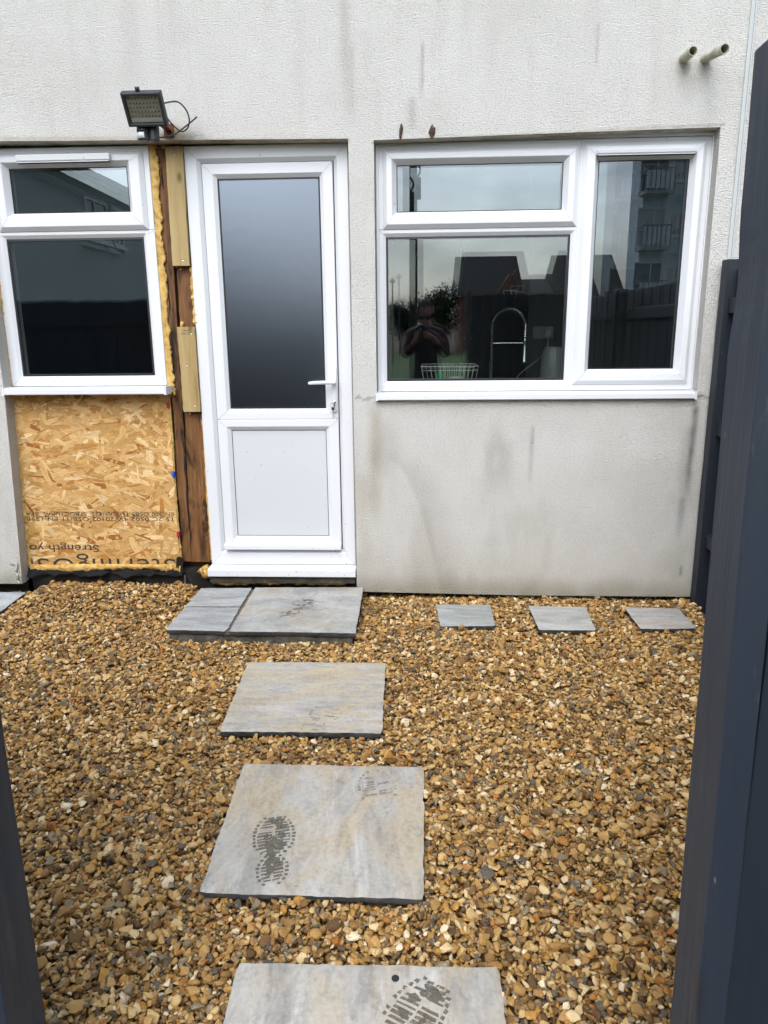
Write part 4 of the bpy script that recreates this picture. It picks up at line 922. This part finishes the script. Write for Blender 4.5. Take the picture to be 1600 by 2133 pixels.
def fence_run(name, label, p0, p1, inward, z1, post_d, end_posts=True, bw=.098):
    f = tag(empty(name, (p0[0], p0[1], 0)), label, 'fence'); p0 = Vector(p0); p1 = Vector(p1); d = (p1-p0); Ln = d.length; d.normalize(); nrm = Vector(inward)
    A = Vector((d.x, d.y, 0)); Nn = Vector((nrm.x, nrm.y, 0)); Zz = Vector((0, 0, 1)); base = Vector((p0.x, p0.y, 0))
    bm = NB(); obox(bm, (0, 0, (z1-.03)/2), A, Nn, Zz, bw/2-.0015, .009, (z1+.03)/2-.012)
    bo = None; nb = int(Ln/bw)
    for k in range(nb):
        c = base+A*(bw*(k+.5))-Nn*(.009+.004*(k % 2))
        if bo is None: bo = obj('board', bm, M['fence'], f, bevel=.003); q = bo
        else: q = bo.copy(); COL.objects.link(q)
        q.location = c+Vector((0, 0, random.uniform(-.008, .004)))
    for z in (.38, .97, 1.57):
        bm = NB(); obox(bm, base+A*(Ln/2)+Nn*.008+Zz*z, A, Nn, Zz, Ln/2-.002, .0185, .036); obj('rail', bm, M['fence'], f, bevel=.003)
    for s in np.arange(0, Ln-.2, post_d):
        if s == 0: continue
        bm = NB(); obox(bm, base+A*s+Nn*.088+Zz*((z1-.03)/2), A, Nn, Zz, .0375, .045, (z1+.03)/2-.01); obj('post', bm, M['fence'], f, bevel=.004)
    return f
sf = fence_run('garden_fence', 'blue grey board fence running back from the right house corner', (1.524, -.102), (1.524, -2.86), (-1, 0), 1.75, 1.4)
fp = post('post', 1.474, 1.549, -.098, -.024, 1.787, 8, sf, lean=.003); fp['label'] = 'end post fixed to the white wall'
for z in (1.60, .72):
    bm = NB(); lathe(bm, [(.006,-.001),(.006,.0015),(.003,.0006)], (1.512,-.098,z), (0,-1,0), 12); obj('bolt', bm, M['black'], fp)
fence_run('garden_fence', 'blue grey board fence from the right gate post to the corner', (.466, -2.955), (1.50, -2.962), (0, 1), 1.79, 1.7)
fence_run('garden_fence', 'blue grey board fence from the left gate post outwards', (-.725, -2.962), (-6.6, -2.962), (0, 1), 1.79, 1.8)

# ------------------------------------------------------------------ things on the kitchen worktop
tp = tag(empty('kitchen_tap', (.40, .42, .94)), 'chrome kitchen tap with a tall spring spout behind the wide window', 'tap')
bm = NB(); tube(bm, [(.403,.42,.94),(.403,.42,1.42)], .0105, 14); lathe(bm, [(.024,0),(.024,.012),(.015,.03)], (.403,.42,.94), (0,0,1), 18); obj('column', bm, M['metal'], tp, 50)
bm = NB(); tube(bm, [(.403,.42,1.392),(.591,.42,1.392)], .0045, 10); lathe(bm, [(.014,-.012),(.014,.012)], (.591,.42,1.392), (0,0,1), 14); obj('support_arm', bm, M['metal'], tp, 50)
arc_p = [(.403,.42,1.42)]+[(.497-.094*math.cos(a), .42, 1.475+.105*math.sin(a)) for a in np.linspace(0, math.pi, 15)]+[(.591,.42,1.42)]
bm = NB(); tube(bm, spline(arc_p, 4), .006, 10); obj('hose', bm, M['black'], tp, 60)
pts = [Vector(p) for p in spline(arc_p, 10)]; coil = []; acc = 0; up = Vector((0, 1, 0))
for i in range(len(pts)-1):
    t_ = (pts[i+1]-pts[i]); n_ = max(1, int(t_.length/.0006))
    for k in range(n_):
        p = pts[i]+t_*k/n_; d = t_.normalized(); s_ = d.cross(up); acc += t_.length/n_; a = acc/.0105*2*math.pi; coil.append(p+(up*math.cos(a)+s_*math.sin(a))*.0105)
bm = NB(); tube(bm, coil[::2], .0026, 5); obj('spring', bm, M['metal'], tp, 60)
bm = NB(); lathe(bm, [(.010,0),(.012,.02),(.0135,.03),(.0135,.12),(.017,.128),(.017,.145),(.012,.150)], (.591,.42,1.42), (0,0,-1), 18); obj('spray_head', bm, M['metal'], tp, 45)
bm = NB(); tube(bm, [(.403,.42,.99),(.45,.40,1.02)], .007, 10); obj('lever', bm, M['metal'], tp, 50)
rk = tag(empty('dish_rack', (.165, .5, .94)), 'white wire dish rack standing just inside the wide window', 'dish rack')
wm = mat('white_wire', (.62,.62,.60), .35); bm = NB()
for z, g in ((1.268, 0), (1.245, .006), (.955, .06)):
    Pq = [(.003+g,.36+g*.3),(.327-g,.36+g*.3),(.327-g,.66-g*.3),(.003+g,.66-g*.3),(.003+g,.36+g*.3)]; tube(bm, [(x,y,z) for x, y in Pq], .0024 if z > 1.26 else .0018, 6)
for k in range(13):
    x = .003+.324*k/12; xb = .063+.204*k/12
    for ya, yb in ((.36,.378),(.66,.642)): tube(bm, [(x,ya,1.268),(xb,yb,.955)], .0016, 5)
obj('wire_basket', bm, wm, rk, 60)
bt = tag(empty('bottle', (.112, .47, .96)), 'green washing up bottle standing in the dish rack', 'bottle')
bm = NB(); lathe(bm, [(.03,0),(.034,.01),(.036,.16),(.030,.22),(.016,.26),(.012,.28)], (.112,.47,.963), (0,0,1), 18); obj('bottle_body', bm, mat('green_plastic', (.02,.32,.13), .3), bt, 50)
bm = NB(); lathe(bm, [(.013,0),(.013,.02),(.008,.028)], (.112,.47,1.243), (0,0,1), 14); obj('cap', bm, mat('green_cap', (.015,.22,.09), .35), bt, 50)
mg = tag(empty('mug', (.21, .48, .96)), 'pale mug beside the green bottle in the dish rack', 'mug')
bm = NB(); lathe(bm, [(.038,0),(.042,.01),(.042,.24),(.038,.24),(.036,.02),(.001,.02)], (.205,.48,.962), (0,0,1), 20); obj('mug_body', bm, mat('mug', (.45,.43,.41), .3), mg, 50)
bm = NB(); tube(bm, [(.247+.024*math.sin(a), .48, 1.12+.05*math.cos(a)) for a in np.linspace(0, math.pi, 10)], .006, 8); obj('handle', bm, mat('mug_handle', (.45,.43,.41), .3), mg, 60)
kt = tag(empty('kettle', (.87, 1.05, .94)), 'white upright kettle on the worktop behind the wide window', 'kettle')
km = mat('kettle_body', (.36,.37,.38), .3)
bm = NB(); lathe(bm, [(.075,0),(.082,.02),(.080,.25),(.070,.38),(.05,.41),(.0,.415)], (.86,1.05,.945), (0,0,1), 24); obj('kettle_jug', bm, km, kt, 50)
bm = NB(); tube(bm, spline([(.93,1.0,1.31),(.955,.98,1.28),(.955,.98,1.15),(.94,1.0,1.06)], 5), .010, 8); obj('handle', bm, M['plastic_black'], kt, 60)
bm = NB(); box(bm, .78, 1.3, .92, 2.3, .90, .942); obj('worktop', bm, mat('worktop_return', (.03,.028,.026), .25), house, bevel=.003)
pl = tag(empty('wall_socket', (.80, 1.35, 1.45)), 'white double socket on the kitchen wall with a lead plugged in', 'socket')
bm = NB(); box(bm, .74, 2.4, 1.40, 1.46, .95, 2.45); obj('partition', bm, M['inner'], house)
bm = NB(); box(bm, .775, .915, 1.388, 1.399, 1.40, 1.485); obj('face_plate', bm, mat('socket_plate', (.28,.28,.27), .35), pl, bevel=.004)
bm = NB(); box(bm, .855, .895, 1.362, 1.388, 1.415, 1.455); obj('plug', bm, mat('plug', (.4,.4,.39), .4), pl, bevel=.004)
bm = NB(); tube(bm, spline([(.875,1.362,1.42),(.86,1.30,1.34),(.78,1.15,1.27),(.62,1.0,1.15),(.68,.96,1.0),(.80,1.02,.955)], 6), .0035, 6); obj('lead', bm, mat('white_lead', (.45,.45,.44), .4), pl, 60)

# ------------------------------------------------------------------ across the lane (seen mirrored in the panes)
win_m = mat('far_glass', (.03,.035,.04), .08); fw = mat('far_frame', (.7,.7,.7), .5); ctn = mat('net_curtain', (.42,.42,.40), .9)
def facade_window(parent, c, A, N_, w_, h_, curtain=False):
    A = Vector(A); N_ = Vector(N_); Z_ = Vector((0, 0, 1)); c = Vector(c)
    bm = NB()
    for s in (-1, 1): obox(bm, c+A*s*(w_/2-.03)+N_*.03, A, N_, Z_, .03, .03, h_/2); obox(bm, c+Z_*s*(h_/2-.03)+N_*.03, A, N_, Z_, w_/2-.06, .029, .03)
    obox(bm, c+N_*.03+A*.1*w_, A, N_, Z_, .025, .028, h_/2-.06); obox(bm, c-Z_*(h_/2+.04)+N_*.06, A, N_, Z_, w_/2+.08, .06, .035)
    fo = obj('window', bm, fw, parent)
    bm = NB(); obox(bm, c+N_*.012, A, N_, Z_, w_/2-.05, .008, h_/2-.05); obj('pane', bm, ctn if curtain else win_m, fo)
nb = tag(empty('terrace_building', (-11, -30, 0)), 'long grey rendered two storey block along the far left, mirrored in the small window', 'building')
wallm = m_noise('grey_render', [(.3, (.36,.37,.36)), (.7, (.42,.43,.42))], .8, .95)
bm = NB(); box(bm, -16, -8.4, -72, -5.5, -.03, 5.25); obj('wall', bm, wallm, nb)
bm = NB(); box(bm, -16.2, -8.15, -72.2, -5.3, 5.255, 5.40); obj('roof_edge', bm, mat('dark_fascia', (.05,.05,.05), .7), nb)
bm = NB(); tube(bm, [(-8.22,-5.4,5.18),(-8.22,-72,5.18)], .06, 10); obj('gutter', bm, mat('gutter', (.06,.06,.06), .5), nb)
for y in (-15.9, -29.5, -43.0, -56.5):
    facade_window(nb, (-8.4, y, 4.3), (0,1,0), (1,0,0), 1.35, 1.0); facade_window(nb, (-8.4, y-1.35, 4.3), (0,1,0), (1,0,0), .65, 1.0); facade_window(nb, (-8.4, y-.2, 1.5), (0,1,0), (1,0,0), 1.5, 1.1)
pole = tag(empty('telegraph_pole', (-.21, -17.8, 0)), 'tall wooden telegraph pole beyond the gate, mirrored in the wide window', 'telegraph pole')
bm = NB(); tube(bm, [(-.21,-17.8,-.03),(-.21,-17.8,9.5)], [.125,.095], 14); obj('shaft', bm, mat('pole_wood', (.05,.038,.03), .9), pole, 60)
bm = NB(); box(bm, -.16, .0, -17.75, -17.6, 4.95, 5.5); tube(bm, spline([(-.1,-17.7,5.5),(-.02,-17.65,5.7),(-.12,-17.7,5.9)], 4), .03, 8); obj('cable_box', bm, M['plastic_black'], pole, bevel=.02)
bm = NB(); tube(bm, [(-.33,-17.8,8.9),(.0,-17.8,8.9)], .03, 8); obj('cross_bar', bm, M['plastic_black'], pole)
def tree(x, y, h, r, seed, label, n=7000):
    t_ = tag(empty('round_tree', (x, y, 0)), label, 'tree', 'trees across the lane'); rs = np.random.default_rng(seed)
    bm = NB(); tube(bm, [(x,y,-.03),(x+.05,y,h*.4),(x,y,h*.8)], [.16,.12,.05], 10)
    for k in range(7): a = k*.9; tube(bm, [(x,y,h*(.35+.05*k)),(x+r*.6*math.cos(a),y+r*.6*math.sin(a),h*(.5+.05*k))], [.05,.015], 6)
    obj('trunk', bm, mat('bark', (.06,.045,.03), .9), t_)
    cl = rs.normal(0, 1, (26, 3)); cl /= np.linalg.norm(cl, axis=1)[:, None]; cl *= (rs.random(26)**.4)[:, None]*np.array([r*.8, r*.8, h*.33])
    V = []; F = []
    for k in range(n):
        c = cl[rs.integers(26)]+rs.normal(0, .26*r, 3)*np.array([1, 1, .8]); q = np.array([x, y, h*.62])+c; u = rs.normal(0, 1, 3); u /= np.linalg.norm(u); v = np.cross(u, rs.normal(0, 1, 3)); v /= np.linalg.norm(v); s = rs.uniform(.05, .12)
        i = len(V); V += [q-u*s, q+v*s*.5, q+u*s, q-v*s*.5]; F.append((i, i+1, i+2, i+3))
    pyobj('crown', V, F, m_noise('leaves', [(.3, (.010,.022,.006)), (.7, (.028,.05,.014))], 2, .7), t_)
tree(1.0, -44, 4.1, 1.25, 1, 'round dark tree beyond the gate left of the brick houses'); tree(-1.3, -47, 3.2, 1.2, 2, 'lower bush like tree beyond the telegraph pole')
lp_ = tag(empty('street_lamp', (-1.3, -30, 0)), 'thin street lamp left of the telegraph pole, mirrored in the wide window', 'street lamp')
bm = NB(); tube(bm, [(-1.25,-30,-.03),(-1.25,-30,3.5)], [.05,.035], 8); obj('column', bm, mat('lamp_grey', (.15,.15,.15), .6), lp_); bm = NB(); lathe(bm, [(.05,0),(.14,.06),(.05,.2)], (-1.25,-30,3.5), (0,0,1), 10); obj('lantern', bm, fw, lp_)
brick = m_noise('red_brick', [(.3, (.16,.06,.04)), (.7, (.24,.10,.065))], 4, .9); tile = m_noise('roof_tile', [(.3, (.016,.014,.014)), (.7, (.030,.027,.026))], 3, .8)
def far_house(x0, x1, zr, ze, y0, label, gable=None):
    h = tag(empty('brick_house', ((x0+x1)/2, y0, 0)), label, 'house', 'brick houses across the green')
    bm = NB(); box(bm, x0, x1, y0-6, y0, -.03, ze); obj('wall', bm, brick, h)
    V = [(x0-.25,y0+.4,ze-.1),(x1+.25,y0+.4,ze-.1),(x1+.1,y0-3,zr),(x0-.1,y0-3,zr),(x0-.25,y0-6.4,ze-.1),(x1+.25,y0-6.4,ze-.1)]
    pyobj('roof', V, [(0,1,2,3),(3,2,5,4),(0,3,4),(1,5,2),(0,4,5,1)], tile, h)
    facade_window(h, (x0+.27*(x1-x0), y0, 1.5), (1,0,0), (0,1,0), 1.1, 1.1); facade_window(h, (x0+.7*(x1-x0), y0, 1.5), (1,0,0), (0,1,0), 1.1, 1.1)
    if gable:
        g0, g1, gz = gable; gm_ = (g0+g1)/2
        pyobj('gable', [(g0,y0+.5,ze-.2),(g1,y0+.5,ze-.2),(gm_,y0+.5,gz),(g0,y0-2,ze-.2),(g1,y0-2,ze-.2),(gm_,y0-2,gz)], [(0,1,2),(0,2,5,3),(1,4,5,2),(3,5,4)], brick, h)
        facade_window(h, (gm_, y0+.5, ze+.05), (1,0,0), (0,1,0), .8, .4)
far_house(2.3, 6.0, 6.0, 3.5, -43, 'dark roofed brick house with a small gable over its window', (4.4, 6.3, 4.7)); far_house(6.35, 8.0, 4.6, 3.5, -43.5, 'low roofed brick link between the two taller houses'); far_house(8.4, 12.0, 6.0, 3.5, -43, 'dark roofed brick house nearest the flats')
ap = tag(empty('apartment_block', (17, -40, 0)), 'tall blue grey and beige block of flats with balconies, mirrored in side sash', 'apartment block')
blu = m_noise('blue_render', [(.3, (.52,.60,.66)), (.7, (.58,.66,.72))], .5, .9); bei = m_noise('beige_render', [(.3, (.68,.64,.57)), (.7, (.74,.70,.63))], .5, .9)
bm = NB(); box(bm, 11.75, 14.1, -41, -38.5, -.03, 18.5); obj('wall', bm, blu, ap)['label'] = 'blue grey rendered tower'
bm = NB(); box(bm, 14.12, 24, -48, -37.6, -.03, 18.5); obj('wall', bm, bei, ap)['label'] = 'beige rendered wing'
bm = NB(); box(bm, 14.0, 24.2, -48.2, -37.4, 18.51, 18.8); obj('parapet', bm, fw, ap)
bal = mat('balcony_slab', (.3,.3,.29), .8); gls = mat('balcony_glass', (.5,.54,.55), .1); rail_m = mat('balcony_rail', (.06,.06,.065), .5)
for fl_ in range(1, 7):
    z = 2.75*fl_
    for x0, x1, y in ((11.5, 13.0, -38.5), (14.5, 16.6, -37.6)):
        bm = NB(); box(bm, x0, x1, y, y+1.2, z-.08, z+.08); q = obj('balcony', bm, bal, ap)
        bm = NB()
        for k in range(7): xx = x0+.03+(x1-x0-.06)*k/6; box(bm, xx-.025, xx+.025, y+1.14, y+1.18, z+.081, z+1.1)
        box(bm, x0, x1, y+1.13, y+1.19, z+1.101, z+1.16); box(bm, x0, x0+.05, y+.02, y+1.12, z+1.101, z+1.16); obj('railing', bm, rail_m, q)
        bm = NB(); box(bm, x0+.06, x1-.06, y+1.15, y+1.165, z+.18, z+1.04); obj('balustrade', bm, gls, q)
        facade_window(ap, ((x0+x1)/2, y, z+1.15), (1,0,0), (0,1,0), 1.5, 2.0, fl_ % 2 == 0)
    facade_window(ap, (13.55, -38.5, z+1.3), (1,0,0), (0,1,0), .7, 1.2, True); facade_window(ap, (17.6, -37.6, z+1.3), (1,0,0), (0,1,0), 1.0, 1.3)

# ------------------------------------------------------------------ the photographer (seen mirrored in the wide window)
def person():
    root = tag(empty('person', (.05, -4.30, -.022)), 'bearded person in dark jacket with maroon sleeves holding up a phone, mirrored', 'person')
    BX, BY = .05, -4.30
    J = {}; edges = []; rad = {}
    def jn(n, p, r): J[n] = Vector((BX+p[0], BY+p[1], p[2])); rad[n] = r
    jn('pelvis', (0,0,.97), (.155,.115)); jn('waist', (0,.005,1.10), (.145,.105)); jn('chest', (0,0,1.28), (.165,.118)); jn('upper', (0,.0,1.42), (.13,.095)); jn('neck', (0,.015,1.52), (.058,.062)); jn('skull0', (0,.03,1.60), (.066,.075)); jn('skull1', (0,.025,1.69), (.078,.092)); jn('crown', (0,.018,1.755), (.055,.065))
    for a, b in (('pelvis','waist'),('waist','chest'),('chest','upper'),('upper','neck'),('neck','skull0'),('skull0','skull1'),('skull1','crown')): edges.append((a, b))
    for s, t_ in ((-1, 'l'), (1, 'r')):
        jn('sh'+t_, (s*.185,.01,1.43), (.072,.072)); jn('el'+t_, (s*.225,.13,1.185), (.052,.052)); jn('wr'+t_, (s*.095-.05*0,.305,1.375), (.030,.034)); jn('pm'+t_, (s*.062-.05,.335,1.420), (.022,.036))
        jn('hp'+t_, (s*.095,0,.90), (.098,.1)); jn('kn'+t_, (s*.11,.02,.50), (.062,.066)); jn('an'+t_, (s*.12,-.02,.09), (.042,.046)); jn('to'+t_, (s*.14,.13,.035), (.042,.030))
        edges += [('upper','sh'+t_),('sh'+t_,'el'+t_),('el'+t_,'wr'+t_),('wr'+t_,'pm'+t_),('pelvis','hp'+t_),('hp'+t_,'kn'+t_),('kn'+t_,'an'+t_),('an'+t_,'to'+t_)]
        pc_ = J['pm'+t_]
        for f in range(4):
            zb = pc_.z+.028-.019*f; ln = (.040,.045,.043,.034)[f]
            n0, n1, n2 = 'f%d%s0' % (f, t_), 'f%d%s1' % (f, t_), 'f%d%s2' % (f, t_)
            J[n0] = Vector((pc_.x-s*.006, pc_.y+.020, zb)); J[n1] = Vector((pc_.x-s*.018, pc_.y+.038, zb+.004)); J[n2] = Vector((pc_.x-s*(.018+ln*.5), pc_.y+.042, zb+.006))
            for q in (n0, n1, n2): rad[q] = (.0088,.0088)
            edges += [('pm'+t_, n0), (n0, n1), (n1, n2)]
        J['t0'+t_] = Vector((pc_.x-s*.012, pc_.y-.004, pc_.z+.020)); J['t1'+t_] = Vector((pc_.x-s*.035, pc_.y-.002, pc_.z+.040)); rad['t0'+t_] = (.011,.011); rad['t1'+t_] = (.009,.009)
        edges += [('pm'+t_, 't0'+t_), ('t0'+t_, 't1'+t_)]
    names = list(J); ix = {n: i for i, n in enumerate(names)}
    me = bpy.data.meshes.new('body'); me.from_pydata([J[n][:] for n in names], [(ix[a], ix[b]) for a, b in edges], [])
    tmp = bpy.data.objects.new('body_skeleton', me); COL.objects.link(tmp)
    md = tmp.modifiers.new('skin', 'SKIN'); md.use_smooth_shade = True
    for n in names:
        sv = me.skin_vertices[0].data[ix[n]]; sv.radius = rad[n]; sv.use_root = (n == 'pelvis')
    sb_ = tmp.modifiers.new('sub', 'SUBSURF'); sb_.levels = 2; sb_.render_levels = 2
    dg = bpy.context.evaluated_depsgraph_get(); me2 = bpy.data.meshes.new_from_object(tmp.evaluated_get(dg)); bpy.data.objects.remove(tmp)
    mats = [mat('skin', (.30,.17,.12), .5), mat('dark_jacket', (.016,.017,.022), .8), mat('maroon_sleeve', (.06,.011,.016), .8), mat('dark_trousers', (.03,.033,.045), .85), mat('boots', (.02,.016,.013), .6)]
    me2.materials.clear()
    for mm in mats: me2.materials.append(mm)
    for p in me2.polygons:
        c = p.center; x, y, z = c.x-BX, c.y-BY, c.z; p.use_smooth = True
        if z > 1.50 and abs(x) < .13: k = 0
        elif y > .285 and z > 1.30 and abs(x+.02) < .2: k = 0
        elif z < .13: k = 4
        elif z < .96: k = 3
        elif abs(x) > .175 or (y > .13 and z > 1.1): k = 2
        else: k = 1
        p.material_index = k
    b = bpy.data.objects.new('body', me2); COL.objects.link(b); setp(b, root)
    sk = mats[0]; cx, cy = BX, BY+.025
    dark = mat('hair', (.018,.013,.010), .8)
    bm = NB(); bmesh.ops.create_uvsphere(bm, u_segments=20, v_segments=12, radius=1)
    for v in list(bm.verts):
        if v.co.z < .05 and v.co.y > -.25 or v.co.z < -.55: bm.verts.remove(v)
    for v in bm.verts: v.co = Vector((cx+v.co.x*.086, cy-.008+v.co.y*.100, 1.685+v.co.z*.112+.004*math.sin(v.co.x*40)))
    obj('hair', bm, dark, root, 180)
    bm = NB(); bmesh.ops.create_uvsphere(bm, u_segments=20, v_segments=12, radius=1)
    for v in list(bm.verts):
        if v.co.z > .15 or v.co.y < -.1: bm.verts.remove(v)
    for v in bm.verts: v.co = Vector((cx+v.co.x*.074, cy+.008+v.co.y*.090, 1.615+v.co.z*.062))
    obj('beard', bm, dark, root, 180)
    bm = NB(); v = [bm.verts.new(p) for p in ((cx-.010,cy+.088,1.690),(cx+.010,cy+.088,1.690),(cx-.018,cy+.082,1.645),(cx+.018,cy+.082,1.645),(cx,cy+.118,1.650),(cx,cy+.090,1.640))]
    for f in ((0,2,4),(1,4,3),(0,4,1),(2,5,4),(5,3,4)): bm.faces.new([v[i] for i in f])
    obj('nose', bm, sk, root, 180)
    for s in (-1, 1):
        bm = NB(); bmesh.ops.create_uvsphere(bm, u_segments=10, v_segments=8, radius=.0125, matrix=Matrix.Translation((cx+s*.031, cy+.083, 1.695))); obj('eye', bm, mat('eye', (.25,.22,.2), .2), root, 180)
        bm = NB(); bmesh.ops.create_uvsphere(bm, u_segments=10, v_segments=8, radius=1, matrix=Matrix.Translation((cx+s*.084, cy-.005, 1.672)) @ Matrix.Diagonal((.011,.019,.031,1))); obj('ear', bm, sk, root, 180)
    bm = NB(); box(bm, cx-.024, cx+.024, cy+.090, cy+.096, 1.618, 1.626); obj('mouth', bm, mat('lips', (.25,.10,.08), .5), root)
    ph = tag(empty('phone', (0, -3.955, 1.45)), 'black phone held up in both hands by the mirrored person', 'phone')
    bm = NB(); box(bm, -.038, .038, -3.962, -3.953, 1.368, 1.525); obj('phone_body', bm, mat('phone_black', (.01,.01,.012), .15), ph, bevel=.004)
    bm = NB(); box(bm, -.030, .0, -3.9528, -3.950, 1.47, 1.515); obj('camera_bump', bm, mat('phone_camera', (.03,.03,.035), .2), ph, bevel=.001)
person()
